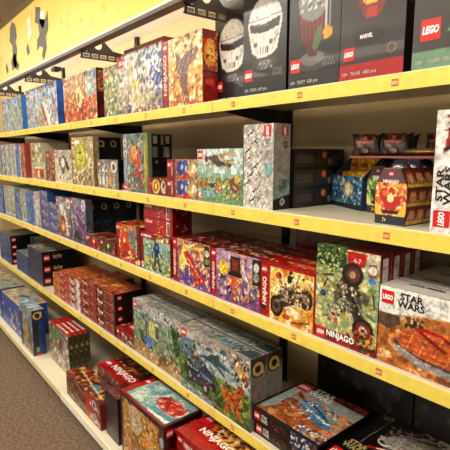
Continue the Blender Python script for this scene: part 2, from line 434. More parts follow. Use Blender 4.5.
@kind('red_battle')
def _():
    W, H, D = .475, .262, .085
    f = Art(W, H, .006).mix('#b03420', '#d8b070').splat(4, 130, GOLD+['#a83a24', '#d87838'], (.012, .04), (0, .35, 1, 1)).splat(5, 130, FIRE, (.012, .035), (0, 0, 1, .5))
    f.splat(51, 40, ['#7aa0b0', '#9ab4b8', '#d8d0b0'], (.02, .05), (.7, .5, 1, 1)).ell(.5, .5, .09, .12, '#f0d898', 20).ell(.48, .48, .04, .06, '#a8702a').rect(0, 0, .05, 1, '#a81a1e').rect(.012, .25, .035, .85, '#e8c0b0')
    s = Art(D, H, .006, '#4a2420').rect(.1, .55, .9, .95, '#b8744a').splat(52, 14, GOLD+['#5a3020'], (.06, .14), (.1, .55, .9, .95)).rect(.2, .08, .8, .3, '#8a1c1c')
    return W, H, D, build_box(W, H, D, '#7c1d1c', {'front': f, 'right': s}, [('logo', 'front', .025, .205, .042)])
@kind('green_gold_box')
def _():
    W, H, D = .19, .25, .07
    f = Art(W, H, .006).mix('#7c8a5a', '#c2c08a').splat(6, 90, ['#d8c070', '#e8e4c0', '#8aa06a', '#5a7060', '#b08a3a', '#9ab0a8', '#6a5a80'], (.03, .1))
    return W, H, D, build_box(W, H, D, '#5a3a28', {'front': f}, [('logo', 'front', .015, .2, .035)])
@kind('gold_robot_box')
def _():
    W, H, D = .40, .27, .075
    f = Art(W, H, .005).mix('#9a8a6a', '#e8e4dc').splat(7, 90, ['#d0c8a8', '#8a8a98', '#f2eee0', '#b0a070', '#6a7080', '#4a5a90'], (.02, .06))
    f.splat(71, 40, ['#3a5aa0', '#6a80b8', '#283a6a', '#e0e4f0'], (.02, .05), (.75, .3, 1, .95))
    f.poly([(.3, .95), (.42, .7), (.5, .35), (.62, .2), (.7, .02), (.5, .12), (.38, .02), (.3, .2), (.36, .45), (.22, .7)], '#d9cfae')
    f.poly([(.34, .8), (.44, .55), (.42, .3), (.36, .5)], '#a89a70').line(.3, .42, .52, .52, .03, '#e8c83a').ell(.42, .62, .05, .06, '#f6f2e0')
    f.splat(72, 26, ['#1a1a1e', '#c8281c', '#f0ead8', '#3a3a50'], (.008, .018), (.08, .01, .95, .1)).rect(0, .8, .1, 1, '#a8201c')
    return W, H, D, build_box(W, H, D, '#6c1a18', {'front': f}, [('logo', 'front', .012, .212, .045)])
@kind('gold_dragon_box')
def _():
    W, H, D = .275, .262, .07
    f = Art(W, H, .004).mix('#d8903a', '#f0dca8').splat(8, 90, ['#f6e6b0', '#e8b850', '#c87828', '#f8f0d0', '#b0641e'], (.02, .07), (.2, 0, 1, 1))
    f.poly([(.35, .8), (.5, .68), (.62, .75), (.9, .8), (.85, .62), (.68, .55), (.62, .3), (.7, .1), (.5, .2), (.45, .45), (.36, .55)], '#8a6850')
    f.splat(82, 24, ['#5a3c30', '#a08878', '#7060a0', '#c8a890'], (.015, .035), (.4, .3, .8, .78)).splat(83, 26, ['#1a1212', '#c8281c', '#f8e8c8', '#502018'], (.01, .025), (.1, .01, .95, .1))
    f.rect(0, 0, .17, 1, '#a01c24').rect(.17, .0, .185, 1, '#f2d8a0')
    s = Art(D, H, .004, '#a0281c').ell(.5, .7, .42, .7, '#e89a38').ell(.5, .72, .25, .4, '#f4cc68').splat(84, 20, FIRE, (.06, .13), (0, .45, 1, 1)).rect(0, .42, 1, .45, '#3a0c0a').rect(0, 0, 1, .42, '#9a1c18').ell(.5, .3, .3, .2, '#c8503a')
    return W, H, D, build_box(W, H, D, '#8c1a1a', {'front': f, 'right': s}, [('txt', 'series_title', 'NINJAGO', 'front', .008, .05, .038, .21, '#f0d0c0', 90), ('logo', 'front', .006, .22, .034)])
@kind('flat_red_lid')
def _():
    W, H, D = .36, .03, .2
    return W, H, D, build_box(W, H, D, '#6a1410', {'front': Art(W, H, .01, '#6a1814').splat(9, 12, ['#8c2a1c', '#401010'], (.01, .03))})

def black_box(W, H, D, painter, band=None, bandtxt=None, small=None, lg=.036, logo_at=None, res=.0035):
    f = Art(W, H, res, '#2b2a2a'); painter(f); f.g = .07
    if band: f.rect(0, 0, 1, .105, band)
    s = Art(D, H, .01, '#1d1c1d'); s.g = .05
    dec = [('logo', 'front', logo_at[0] if logo_at else .008, logo_at[1] if logo_at else .045, lg)]
    if bandtxt: dec.append(('txt', 'piece_count', bandtxt, 'front', .010, .010, .110, .022, '#a8a49c'))
    if small: dec.append(('txt', 'series_title', small, 'front', W-.058, .050, W-.012, .074, '#6e6c6a'))
    return W, H, D, build_box(W, H, D, '#1d1c1d', {'front': f, 'right': s}, dec)
def white_helmet(f):
    # a plain full-face display helmet on a stand
    f.ell(.52, .245, .30, 0.100, '#4a4a4a').poly([(.40, .27), (.62, .27), (.70, .215), (.34, .215)], '#77777a').rect(.0, .098, 1, .103, '#8a8a88')
    f.ell(.51, .555, .385, 0.400, '#dedbd6').poly([(.14, .50), (.88, .50), (.80, .34), (.66, .295), (.36, .29), (.22, .34)], '#dedbd6')
    f.ell(.47, .645, .26, 0.170, '#f2f0ec').splat(11, 22, ['#f8f6f2', '#c8c6c2', '#b0aeaa', '#eceae6'], (.01, .03), (.30, .60, .72, .69))
    f.poly([(.15, .565), (.50, .545), (.87, .575), (.84, .505), (.68, .490), (.50, .480), (.32, .488), (.18, .505)], '#1c1c1e').line(.26, .545, .60, .530, .015, '#6a6c70')
    f.line(.15, .585, .87, .595, .018, '#8a8886').line(.20, .46, .36, .33, .018, '#a09e9a').line(.82, .46, .68, .33, .018, '#a09e9a').line(.50, .47, .50, .40, .015, '#b0aeaa')
    for k in range(4): f.line(.42+k*.055, .325, .42+k*.055, .37, .022, '#47474a')
    for k in range(3): f.line(.74+k*.035, .40+k*.02, .76+k*.035, .47+k*.008, .014, '#55555a')
    f.ell(.30, .40, .045, 0.044, '#6c6c70').ell(.66, .40, .045, 0.044, '#6c6c70')
    f.splat(12, 18, ['#aaa8a6', '#5c5c5e'], (.015, .04), (.34, .2, .7, .26), 3)
@kind('helmet_black')
def _(): return black_box(.19, .382, .10, white_helmet, '#242323', '18+  75276  647 pcs', 'STAR\nWARS')
def red_drum(f):
    f.ell(.50, .18, .34, 0.140, '#4f4f4f').ell(.48, .20, .24, 0.100, '#7c7e7c').rect(.0, .098, 1, .103, '#a09c98')
    f.poly([(.34, .30), (.40, .22), (.58, .22), (.62, .32), (.72, .42), (.74, .54), (.20, .54), (.24, .38)], '#641e1e')
    for k in range(6): f.line(.28+k*.075, .32, .26+k*.08, .53, .025, '#94302a')
    f.rect(.20, .53, .76, .60, '#9a9894').ell(.48, .60, .29, 0.300, '#8c8e8c').splat(13, 24, ['#d8d8d4', '#6a6c6a', '#b8bab8'], (.02, .05), (.24, .54, .72, .72))
    f.poly([(.48, .28), (.54, .38), (.66, .43), (.66, .32), (.54, .24)], '#5a7a54').line(.74, .72, .74, .38, .03, '#c8c6c0').line(.82, .7, .80, .4, .02, '#a8a6a0')
    f.poly([(.68, .37), (.74, .41), (.86, .38), (.84, .325), (.70, .315)], '#e8a42c').ell(.74, .74, .08, 0.200, '#c4c2be').ell(.74, .74, .045, 0.120, '#3a3836')
@kind('red_drum_black')
def _(): return black_box(.18, .382, .10, red_drum, '#3a3836', '18+  75277  625 pcs', 'STAR\nWARS')
def gold_mask(f):
    f.mix('#4a4542', '#232122').ell(.46, .27, .26, 0.120, '#2e2b2b').poly([(.24, .90), (.22, .60), (.30, .46), (.40, .38), (.62, .38), (.74, .48), (.80, .62), (.78, .90)], '#8c2c24')
    f.poly([(.34, .90), (.33, .60), (.40, .46), (.58, .46), (.66, .60), (.66, .90)], '#d8b04a').rect(.36, .66, .63, .69, '#f4e6a8')
    for k in range(5): f.line(.37+k*.06, .49, .36+k*.065, .74, .018, '#f2dc84')
    f.rect(.42, .38, .58, .445, '#b83c2c').line(.3, .44, .42, .5, .02, '#4c1614').line(.7, .46, .6, .5, .02, '#4c1614').ell(.82, .17, .07, 0.070, '#8a6c3a').ell(.82, .17, .05, 0.050, '#3c3430')
@kind('gold_mask_black')
def _():
    W, H, D, r = black_box(.18, .382, .10, gold_mask, '#b02222', '18+  76165  480 pcs', None, logo_at=(.012, .05), lg=.032)
    link('name_plate', text_mesh('MARVEL', 'front', (W, H, D), .060, .098, .096, .108), ink('#ffffff'), r)
    return W, H, D, r
def flowers(f):
    f.mix('#5a5551', '#2a2827')
    for (u, v, q, c) in ((.55, .47, .25, '#d8a27e'), (.22, .62, .2, '#c8606a'), (.86, .62, .22, '#d87a50'), (.5, .78, .2, '#e0c8a8')):
        f.ell(u, v, q, q, c)
        for k in range(7):
            a = k*.9; f.ell(u+math.cos(a)*q*.5, v+math.sin(a)*q*.24, q*.32, q*.28, ['#e8bc98', '#b8805c', '#f0cdb0'][k % 3] if c != '#c8606a' else ['#d87880', '#a84850', '#e8a0a0'][k % 3], math.degrees(a))
    for u0, v0, u1, v1 in ((.40, .20, .98, .42), (.62, .22, .85, .40), (.66, .30, .98, .34)): f.line(u0, v0, u1, v1, .045, '#44704e')
    f.line(.42, .20, .72, .31, .02, '#a8c4a8')
@kind('flower_black')
def _():
    return black_box(.19, .382, .12, flowers, '#7fa088', '18+  10280  756 pcs', None, logo_at=(.018, .062), lg=.045)

# ---- second shelf
def thin_kind(name, W, cols, H=.262, D=.2, bg='#9aa6ac', strip='#e4e2da', seed=1, res=.006, lg=True):
    @kind(name)
    def _():
        f = Art(W, H, res, bg).splat(seed, int(40+W*200), cols, (.06, .16), (.0, 0, 1, 1)).rect(0, 0, .12, 1, strip)
        return W, H, D, build_box(W, H, D, cols[0], {'front': f}, [('logo', 'front', W*.15, H-.045, .032)] if lg else [])
thin_kind('slim_grey_blue', .155, ['#8a97a6', '#b8c4cc', '#5a6c8c', '#7fa06a', '#c8a890'], seed=21)
thin_kind('slim_teal', .15, ['#6a8aa6', '#b6b08a', '#3a5a90', '#d8d6cc', '#7c9a70'], seed=22, strip='#4a6a9c')
thin_kind('slim_narrow', .115, ['#a8a898', '#c8c8b8', '#6a88a8', '#b8a080'], bg='#a8aca0', seed=29)
thin_kind('slim_blue', .14, ['#2d68b0', '#4a86c8', '#1f4a8c', '#7ab0d8'], bg='#2d68b0', strip='#dfe4ea', seed=23)
thin_kind('slim_red', .14, ['#a0382c', '#c86a50', '#7c2820', '#d8a890', '#5a2018'], bg='#a0382c', strip='#efe6da', seed=24)
thin_kind('slim_dark', .10, ['#2a2626', '#403a3a', '#5c5048'], bg='#241f1f', strip='#14100f', seed=25)
thin_kind('slim_cream', .27, ['#d2c8a6', '#ece6cc', '#a89a6c', '#7c8a70', '#b8a880'], bg='#d8cfae', strip='#a8a086', seed=26)
thin_kind('slim_brown', .16, ['#6c4434', '#a87858', '#402a24', '#c8a080', '#8c2c20'], H=.20, bg='#6c4434', strip='#8a1c18', seed=27)
@kind('cafe_box')
def _():
    W, H, D = .29, .125, .034
    f = Art(W, H, .006, '#b8c2a0').splat(28, 40, ['#d8dcc4', '#8aa894', '#d0b080'], (.02, .05)).rect(.12, .1, .88, .62, '#c05030').rect(.12, .62, .88, .72, '#e8dcc0').rect(.4, .12, .55, .5, '#f0dcb0').rect(.65, .2, .82, .5, '#7a2c20')
    return W, H, D, build_box(W, H, D, '#9aa888', {'front': f})
@kind('grey_walker_box')
def _():
    W, H, D = .30, .205, .07
    f = Art(W, H, .005).mix('#d8cdb0', '#b8b4ac').splat(29, 50, ['#e6e2d6', '#a8a498', '#8a8880', '#f2eee0'], (.02, .06), (.2, .1, 1, 1))
    f.poly([(.30, .75), (.55, .85), (.75, .7), (.9, .45), (.78, .35), (.62, .5), (.55, .25), (.42, .3), (.40, .5), (.25, .55)], '#5c5a56').ell(.5, .62, .12, .10, '#e2e0dc').ell(.72, .5, .07, .07, '#2c2a2a').splat(291, 20, ['#2a2828', '#c8c4bc', '#8a3a28'], (.01, .03), (.3, .3, .9, .7))
    return W, H, D, build_box(W, H, D, '#8c8478', {'front': f}, [('logo', 'front', .006, .16, .036)])
@kind('green_ball_box')
def _():
    W, H, D = .318, .275, .033
    f = Art(W, H, .0045).mix('#a08a58', '#cbbb92').splat(30, 60, ['#ddd0a8', '#b8a470', '#8c7848', '#e8e0c0'], (.02, .07))
    f.ell(.42, .60, .25, .25, '#a8ac3c').ell(.42, .62, .19, .19, '#c2c452').ell(.40, .68, .07, .03, '#4a5020').line(.3, .55, .5, .5, .02, '#3c4018').line(.38, .42, .50, .60, .02, '#5c6428')
    f.splat(301, 40, ['#6a5a3a', '#e8e0c8', '#4a4034', '#c8b890'], (.015, .04), (.45, .1, .95, .42)).line(.1, .12, .9, .5, .02, '#f0e8cc').line(.2, .05, .95, .35, .012, '#57482c')
    f.rect(.1, .86, .4, .95, '#efe6cc')
    s = Art(D, H, .008, '#a8987a').splat(302, 8, ['#c8bc98', '#8a7a58'], (.1, .2))
    return W, H, D, build_box(W, H, D, '#a8966c', {'front': f, 'right': s}, [('logo', 'front', .010, .228, .036)])
def round_mark(f, u, v, q, c='#cfc06a', bg='#101216'):
    k = f.w/f.h; f.ell(u, v, q, q, c).ell(u, v, q*.6, q*.6, bg).rect(u+q*.6, v-q*1.0*k, u+q*.95, v+q*.6*k, c)
@kind('dark_castle_box')
def _():
    W, H, D = .28, .272, .071
    f = Art(W, H, .008, '#28384a').splat(31, 16, ['#3c5468', '#18202c', '#5c6c70'], (.05, .14))
    s = Art(D, H, .002, '#14171c').splat(310, 10, ['#1c2734', '#0c0e12', '#20303c'], (.08, .2), (0, 0, 1, .6)); s.g = .1
    round_mark(s, .36, .87, .26); s.C = s.C
    return W, H, D, build_box(W, H, D, '#101216', {'front': f, 'right': s})
@kind('figure_squad_box')
def _():
    W, H, D = .25, .15, .07
    f = Art(W, H, .004).mix('#8c7c5c', '#6a7c94').splat(32, 24, ['#a89a78', '#5a6a80', '#c8bca0'], (.03, .08))
    for k, c in enumerate(('#d8d2c4', '#ece8e0', '#c8c4b8', '#e0a060', '#b8b4a8')):
        u = .12+k*.17; f.ell(u, .56, .055, .075, c).rect(u-.05, .12, u+.05, .42, c).ell(u, .54, .03, .03, '#2c2826')
    f.ell(.8, .75, .13, .12, '#e6e0d0').ell(.8, .75, .07, .07, '#7a3a6a')
    s = Art(D, H, .006, '#16171a').ell(.5, .6, .15, .15, '#4a5a6a').rect(.2, 0, 1, .2, '#c8281c')
    return W, H, D, build_box(W, H, D, '#17181c', {'front': f, 'right': s}, [('logo', 'front', .01, .112, .03), ('logo', 'right', .02, .006, .026)])
@kind('fantasy_tall_box')
def _():
    W, H, D = .235, .272, .022
    f = Art(W, H, .004).mix('#5a7a7c', '#8a9088').splat(33, 60, ['#6a9a98', '#a8b0a0', '#3c5450', '#d0a070', '#7a6a4a'], (.03, .09), (.16, 0, 1, 1))
    f.ell(.5, .55, .2, .25, '#c86030').ell(.45, .68, .12, .14, '#e8a070').poly([(.3, .3), (.55, .42), (.8, .3), (.7, .05), (.4, .08)], '#a84c34').ell(.38, .42, .14, .08, '#4c9a96', 30).ell(.52, .18, .18, .1, '#3c7c80', 120).splat(331, 20, ['#f0d8b0', '#e07040', '#2c4040'], (.02, .04), (.3, .1, .8, .8))
    f.rect(.86, 0, 1, 1, '#8c9858').rect(.86, .2, .93, .8, '#d0b050').rect(0, 0, .15, 1, '#9aa4a8').ell(.08, .85, .075, .075, '#e8e0dc').ell(.08, .85, .04, .04, '#b03a30').ell(.08, .66, .07, .07, '#e8e0dc').ell(.08, .66, .04, .04, '#b03a30')
    return W, H, D, build_box(W, H, D, '#6c7c60', {'front': f}, [('logo', 'front', .003, .005, .028)])
@kind('dark_label_box')
def _():
    W, H, D = .18, .272, .066
    f = Art(D, H, .0028, '#181a1b'); f.g = .15; f.rect(.08, .82, .30, .98, '#c8c4b8').rect(.45, .84, .82, .97, '#d8d4c8').rect(.30, .60, .82, .78, '#bdb8ac').splat(34, 8, ['#2c4038', '#203028'], (.05, .1), (0, .1, .3, .6)).ell(.72, .52, .12, .12, '#d8d8d4').ell(.72, .52, .07, .07, '#6a6c6c')
    f.rect(.35, .14, .9, .38, '#3a4450').ell(.6, .22, .16, .16, '#b87838').ell(.6, .14, .2, .08, '#7a2c20')
    for k in range(5): f.line(.34+k*.1, .62, .34+k*.1, .76, .025, '#4a4844')
    return W, H, D, build_box(W, H, D, '#17181a', {'right': f})
@kind('red_pair_box')
def _():
    W, H, D = .215, .078, .15
    f = Art(W, H, .0035).mix('#a03020', '#b8a070', 'u').rect(0, 0, .28, 1, '#8e1a1a').splat(35, 16, ['#d8c8a0', '#c8683a', '#8a5040', '#f0e8d0'], (.02, .05), (.3, 0, 1, 1)).ell(.46, .55, .12, .14, '#2c4a90').ell(.62, .6, .10, .14, '#3a5aa8').ell(.52, .6, .04, .05, '#d8d0c0').ell(.66, .5, .04, .06, '#c8b8a0').ell(.85, .5, .11, .14, '#c8b070').ell(.88, .55, .06, .08, '#e8e0c0').ell(.62, .12, .12, .05, '#c8281c', 20)
    return W, H, D, build_box(W, H, D, '#8e1a1a', {'front': f}, [('logo', 'front', .004, .042, .026), ('txt', 'series_title', 'NINJAGO', 'front', .034, .012, .046, .068, '#e8c8b8', 90)])
@kind('gold_ring_box')
def _():
    W, H, D = .165, .075, .15
    f = Art(W, H, .0035, '#6c2a20').splat(36, 12, ['#8c4430', '#c88848', '#401814'], (.03, .06)).ell(.45, .5, .2, .2, '#e0b040').ell(.45, .5, .12, .13, '#8a5a24').ell(.45, .5, .06, .08, '#f2d890').ell(.82, .5, .12, .18, '#c8b8a0').rect(0, 0, .15, 1, '#a83c30').ell(.84, .6, .05, .07, '#4a4038')
    return W, H, D, build_box(W, H, D, '#7c1f18', {'front': f})
@kind('plane_box')
def _():
    W, H, D = .262, .196, .06
    f = Art(W, H, .0028).mix('#7c9a6a', '#b8ccc8')
    f.rect(0, .3, 1, .46, '#8fa874').splat(37, 50, ['#5c7a48', '#8ea860', '#b8a868', '#6a8a58', '#d0c090'], (.02, .05), (0, .12, 1, .46)).splat(371, 26, ['#cfdcd4', '#a8c4c0', '#dfe8e4'], (.03, .08), (.1, .55, 1, 1), 3).rect(0, .1, .45, .24, '#8cb8b4')
    f.line(.18, .80, .82, .93, .035, '#d8a848').line(.2, .70, .80, .80, .03, '#c08a3a').poly([(.22, .84), (.5, .66), (.62, .72), (.42, .90)], '#6a5c4c').line(.4, .76, .75, .70, .05, '#504c48').line(.55, .9, .72, .62, .03, '#b89858').ell(.22, .82, .03, .05, '#303030').line(.20, .72, .22, .92, .012, '#3a3a38')
    f.poly([(.72, .42), (.8, .5), (.92, .5), (.95, .3), (.86, .2), (.76, .26)], '#7c5a34').ell(.88, .46, .05, .06, '#d8b060').ell(.12, .34, .10, .05, '#c87a38').ell(.35, .34, .07, .05, '#3c4a58').ell(.5, .28, .09, .05, '#b87a4a').splat(372, 30, ['#3a3430', '#c8a060', '#f0e0c0', '#7a3a28'], (.01, .025), (.05, .1, .95, .4)).ell(.06, .12, .055, .055, '#c8201c')
    f.ell(.06, .12, .04, .04, '#e8e0d8')
    return W, H, D, build_box(W, H, D, '#8c8a78', {'front': f}, [('logo', 'front', .004, .158, .032), ('txt', 'age_mark', '4+', 'front', .018, .014, .028, .03, '#b01c18')])
@kind('trooper_tall_box')
def _():
    W, H, D = .14, .272, .075
    f = Art(W, H, .0025, '#c6c2ba').splat(38, 40, ['#b6b2aa', '#d8d4cc', '#a8a49c'], (.04, .1))
    r = random.Random(9)
    for k in range(9):
        v = .9-k*.1; u = .25+.14*math.sin(k*1.9)
        f.ell(u, v, .09, .07, '#efece6', 20*k).line(u-.1, v-.03, u+.1, v+.04, .035, ['#2c2c30', '#7a2c28', '#3a3a44', '#b87038'][k % 4]).ell(u+.03, v, .035, .03, '#4a484a')
        f.ell(u+.38, v-.06, .06, .06, '#e6e2da').line(u+.33, v-.08, u+.43, v-.02, .03, ['#4a4850', '#c8c4bc', '#8a3a30'][k % 3])
    f.splat(381, 40, ['#2e2e32', '#f2f0ec', '#8c8884', '#c89058'], (.015, .04), (.08, .05, .92, .85)).rect(.72, .4, .98, .55, '#8fb0ae').rect(.68, .86, .7, 1, '#9c988f')
    s = Art(D, H, .0035, '#a8a29a').rect(0, .0, 1, .18, '#1d1d1f').poly([(0, .12), (0, .32), (1, .38), (1, .18)], '#96a49e').splat(382, 8, ['#3c7a60', '#28604a'], (.06, .12), (.3, .22, .8, .36), 1.3).ell(.55, .09, .13, .16, '#dcdcd8').ell(.55, .09, .07, .08, '#303033').rect(.6, .72, .85, .8, '#3c3a3a').ell(.72, .76, .07, .1, '#8a8680')
    return W, H, D, build_box(W, H, D, '#9a958c', {'front': f, 'right': s}, [('logo', 'front', .096, .232, .034, 90), ('logo', 'right', .034, .235, .028, 90), ('txt', 'series_title', 'STAR WARS', 'front', .104, .165, .122, .225, '#8a8680', 90)])
@kind('dark_back_box')
def _():
    W, H, D = .19, .064, .26
    s = Art(D, H, .0035, '#262322').rect(0, .1, .40, .95, '#3a3230').rect(.42, .1, .66, .95, '#433a30').splat(39, 12, ['#54463c', '#2c2828'], (.02, .05), (.42, .1, .66, .95)).rect(.74, .15, .88, .7, '#5c5a50').rect(.9, .5, .98, .9, '#4c4844').ell(.7, .35, .03, .05, '#8c8478')
    for k in range(6): s.line(.04, .2+k*.12, .36, .2+k*.12, .008, '#6c6058')
    f = Art(W, H, .008, '#2a2624')
    r = build_box(W, H, D, '#211e1d', {'right': s, 'front': f})
    bm = bmesh.new(); bmesh.ops.create_circle(bm, cap_ends=True, segments=16, radius=.012, matrix=Matrix.Translation((W/2+.0014, .02, .045)) @ Matrix.Rotation(R(90), 4, 'Y'))
    link('orange_sticker', bm_mesh(bm, 'st'), ink('#e8752c'), r)
    return W, H, D, r
@kind('white_spine_box')
def _():
    W, H, D = .35, .272, .07
    f = Art(W, H, .004, '#e9e4de').rect(.13, 0, 1, 1, '#b8342a').splat(40, 50, ['#8c1c1c', '#d8705a', '#e8d8c8', '#401414', '#c84030'], (.02, .06), (.13, 0, 1, 1)).rect(0, .0, .13, .62, '#efeae4').poly([(.05, .64), (.13, .80), (.13, .98), (.09, .9), (.07, .78)], '#a8302a').poly([(.06, .66), (.13, .7), (.13, .8), (.08, .75)], '#2a1c1c').splat(401, 10, ['#8c1c1c', '#3a2020', '#d8b8a8'], (.008, .02), (.05, .68, .13, .98))
    return W, H, D, build_box(W, H, D, '#e4dfd8', {'front': f}, [('logo', 'front', .006, .012, .038, 90), ('txt', 'series_title', 'STAR\nWARS', 'front', .008, .062, .043, .150, '#141414', 90)])

# ---- third shelf
thin_kind('tower_pale', .17, ['#a8aca4', '#d0d4cc', '#7a8a8c', '#b8a080', '#8ca48a', '#5a7098'], bg='#a8b0ac', strip='#4a6a94', seed=41)
thin_kind('tower_green', .17, ['#9aa890', '#c8d0c4', '#5c7a8c', '#7a9068', '#c8b090'], bg='#9aac98', strip='#c0c8c8', seed=42)
thin_kind('tower_blue', .15, ['#2c5ca0', '#4478b8', '#1e447c', '#88a8c8'], H=.24, bg='#2c5ca0', strip='#3c68a8', seed=43, lg=False)
thin_kind('tower_blue_wide', .20, ['#2c62a8', '#4a88c0', '#6aa0c8', '#1e4a88'], H=.24, bg='#2c62a8', strip='#2a5498', seed=44, lg=False)
thin_kind('tower_white', .14, ['#c8c8c0', '#e0dcd4', '#8a90a0', '#a8b4b8', '#b86a5a'], bg='#c8c8c4', strip='#b8bcc0', seed=45)
@kind('small_blue_pack')
def _():
    W, H, D = .17, .07, .18
    f = Art(W, H, .006, '#3a5c9a').splat(46, 16, ['#7a98c0', '#c8b8a8', '#5a4a88', '#2c4478', '#b87060'], (.05, .12), (.3, 0, 1, 1))
    return W, H, D, build_box(W, H, D, '#344f88', {'front': f, 'top': Art(W, D, .02, '#5a6c94')}, [])
@kind('white_beast_box')
def _():
    W, H, D = .255, .262, .04
    f = Art(W, H, .004).mix('#6a4a4c', '#9aa0ac').splat(47, 40, ['#8a6a5c', '#b8b0b0', '#5a4448', '#7c84a0'], (.03, .09))
    f.poly([(.18, .78), (.45, .86), (.66, .66), (.72, .42), (.86, .3), (.66, .28), (.5, .5), (.3, .62)], '#e6e4de').ell(.46, .32, .22, .24, '#9c4a2c').ell(.42, .28, .13, .14, '#d88848').ell(.44, .24, .06, .07, '#f0c070').poly([(.6, .4), (.78, .52), (.8, .1), (.66, .06)], '#c8c4c0').splat(471, 16, ['#3a2c30', '#f2f0ea', '#b06838'], (.015, .04), (.2, .1, .8, .8)).ell(.85, .86, .13, .13, '#e4e0dc').ell(.85, .86, .07, .07, '#b05848')
    return W, H, D, build_box(W, H, D, '#5c5464', {'front': f}, [('logo', 'front', .006, .22, .034)])
@kind('purple_crystal_box')
def _():
    W, H, D = .24, .272, .042
    f = Art(W, H, .004).mix('#54445c', '#8a8c98').splat(48, 40, ['#6c5c74', '#a8a4b0', '#443850', '#c0bcc4'], (.03, .08))
    f.poly([(.42, .86), (.56, .8), (.86, .45), (.9, .15), (.7, .2), (.4, .55)], '#7a3c84').line(.42, .72, .8, .52, .05, '#b48cc0').line(.44, .56, .84, .34, .05, '#54205c').line(.5, .42, .86, .22, .04, '#a878b8').poly([(.08, .1), (.3, .3), (.5, .22), (.7, .05)], '#2c2838').ell(.85, .87, .14, .14, '#e8e4e4').ell(.85, .87, .09, .09, '#8c4c94').ell(.85, .87, .04, .04, '#e8e4e4')
    s = Art(D, H, .008, '#6a6c78').splat(481, 8, ['#88a090', '#4c4c5c'], (.1, .2))
    return W, H, D, build_box(W, H, D, '#4a4654', {'front': f, 'right': s}, [('logo', 'front', .006, .23, .034)])
@kind('night_blue_box')
def _():
    W, H, D = .26, .262, .082
    f = Art(W, H, .008, '#1c3450')
    s = Art(D, H, .002, '#0f1c2c').splat(49, 12, ['#16304a', '#0a121c', '#1f4460'], (.08, .2), (0, 0, 1, .7)).splat(491, 6, ['#4c7c98', '#28506c'], (.03, .08), (.2, .02, .8, .5), 4)
    round_mark(s, .32, .83, .22, '#c2b878', '#0f1c2c'); s.g = .15
    return W, H, D, build_box(W, H, D, '#0d1622', {'front': f, 'right': s})
def racer_small(name, main, seed):
    @kind(name)
    def _():
        W, H, D = .185, .075, .13
        pal = [main, '#d8c8b0', '#2c2420', '#8c1c18', '#c88848']
        f = Art(W, H, .004, '#7c3a2c').splat(seed, 14, pal, (.03, .07), (.1, 0, 1, 1)).ell(.5, .45, .25, .16, main, 15).ell(.38, .3, .06, .07, '#181414').ell(.64, .34, .06, .07, '#181414').ell(.52, .62, .06, .06, '#ecdcc0')
        t = Art(W, D, .008, '#7a2a22').splat(seed+1, 16, pal, (.04, .1))
        return W, H, D, build_box(W, H, D, '#7a1c18', {'front': f, 'top': t}, [('logo', 'front', .004, .045, .024)])
racer_small('red_racer_pack', '#c42420', 501); racer_small('green_racer_pack', '#4c6a34', 511); racer_small('brown_racer_pack', '#a06030', 521)
@kind('red_monster_box')
def _():
    W, H, D = .25, .19, .06
    f = Art(W, H, .0035).mix('#9c2a1c', '#c86a3c').splat(53, 60, FIRE+['#f0d8a0'], (.02, .06)).poly([(.55, .95), (.7, .85), (.85, .9), (.8, .55), (.9, .3), (.7, .4), (.55, .6)], '#7c98a0').line(.62, .85, .78, .5, .03, '#3c5460').ell(.35, .5, .14, .18, '#d83c28').ell(.35, .58, .05, .05, '#f2dc90').splat(531, 30, ['#f6dca0', '#6a1410', '#e86030', '#2c1412'], (.012, .03)).rect(0, 0, .1, 1, '#8c1818').rect(.88, 0, 1, 1, '#6a3430').ell(.94, .1, .05, .06, '#e8c8a0')
    t = Art(W, D, .006, '#8c2a1c').splat(532, 20, FIRE, (.03, .08))
    return W, H, D, build_box(W, H, D, '#8c1a18', {'front': f, 'top': t}, [('logo', 'front', .002, .155, .026)])
@kind('blue_robot_box')
def _():
    W, H, D = .255, .175, .07
    f = Art(W, H, .003).mix('#7a8c50', '#8fb8c0').splat(54, 60, ['#a8c090', '#c8d0a0', '#6a8860', '#9cc4cc', '#d8c878'], (.02, .06), (0, 0, 1, .85))
    f.rect(0, .86, 1, 1, '#98201c').splat(541, 12, ['#d8b870', '#f0e0b0', '#a87838'], (.02, .05), (.55, .84, 1, 1))
    f.ell(.56, .66, .09, .10, '#243a6c').rect(.49, .42, .62, .64, '#1e3058').line(.46, .62, .40, .40, .035, '#2c447c').line(.64, .62, .72, .46, .035, '#2c447c').line(.52, .42, .46, .12, .045, '#1e3058').line(.60, .42, .66, .12, .045, '#1e3058').ell(.56, .68, .04, .04, '#6c98c8').ell(.45, .1, .06, .03, '#1a2848').ell(.67, .1, .06, .03, '#1a2848').ell(.2, .3, .09, .07, '#c8c070').splat(542, 14, ['#283020', '#d8d090', '#b84030'], (.01, .03), (.1, .05, .9, .3)).rect(0, 0, .1, .86, '#8c1c1a').ell(.05, .12, .05, .06, '#e8dcd0')
    t = Art(W, D, .006, '#a0261e').splat(543, 16, ['#d8b080', '#7c1814', '#c85840'], (.03, .08), (.4, 0, 1, 1))
    return W, H, D, build_box(W, H, D, '#98201c', {'front': f, 'top': t}, [('logo', 'front', .004, .152, .02), ('txt', 'series_title', 'NINJAGO', 'front', .03, .154, .1, .170, '#ffffff'), ('txt', 'age_mark', '4+', 'front', .008, .012, .018, .03, '#b01c18')])
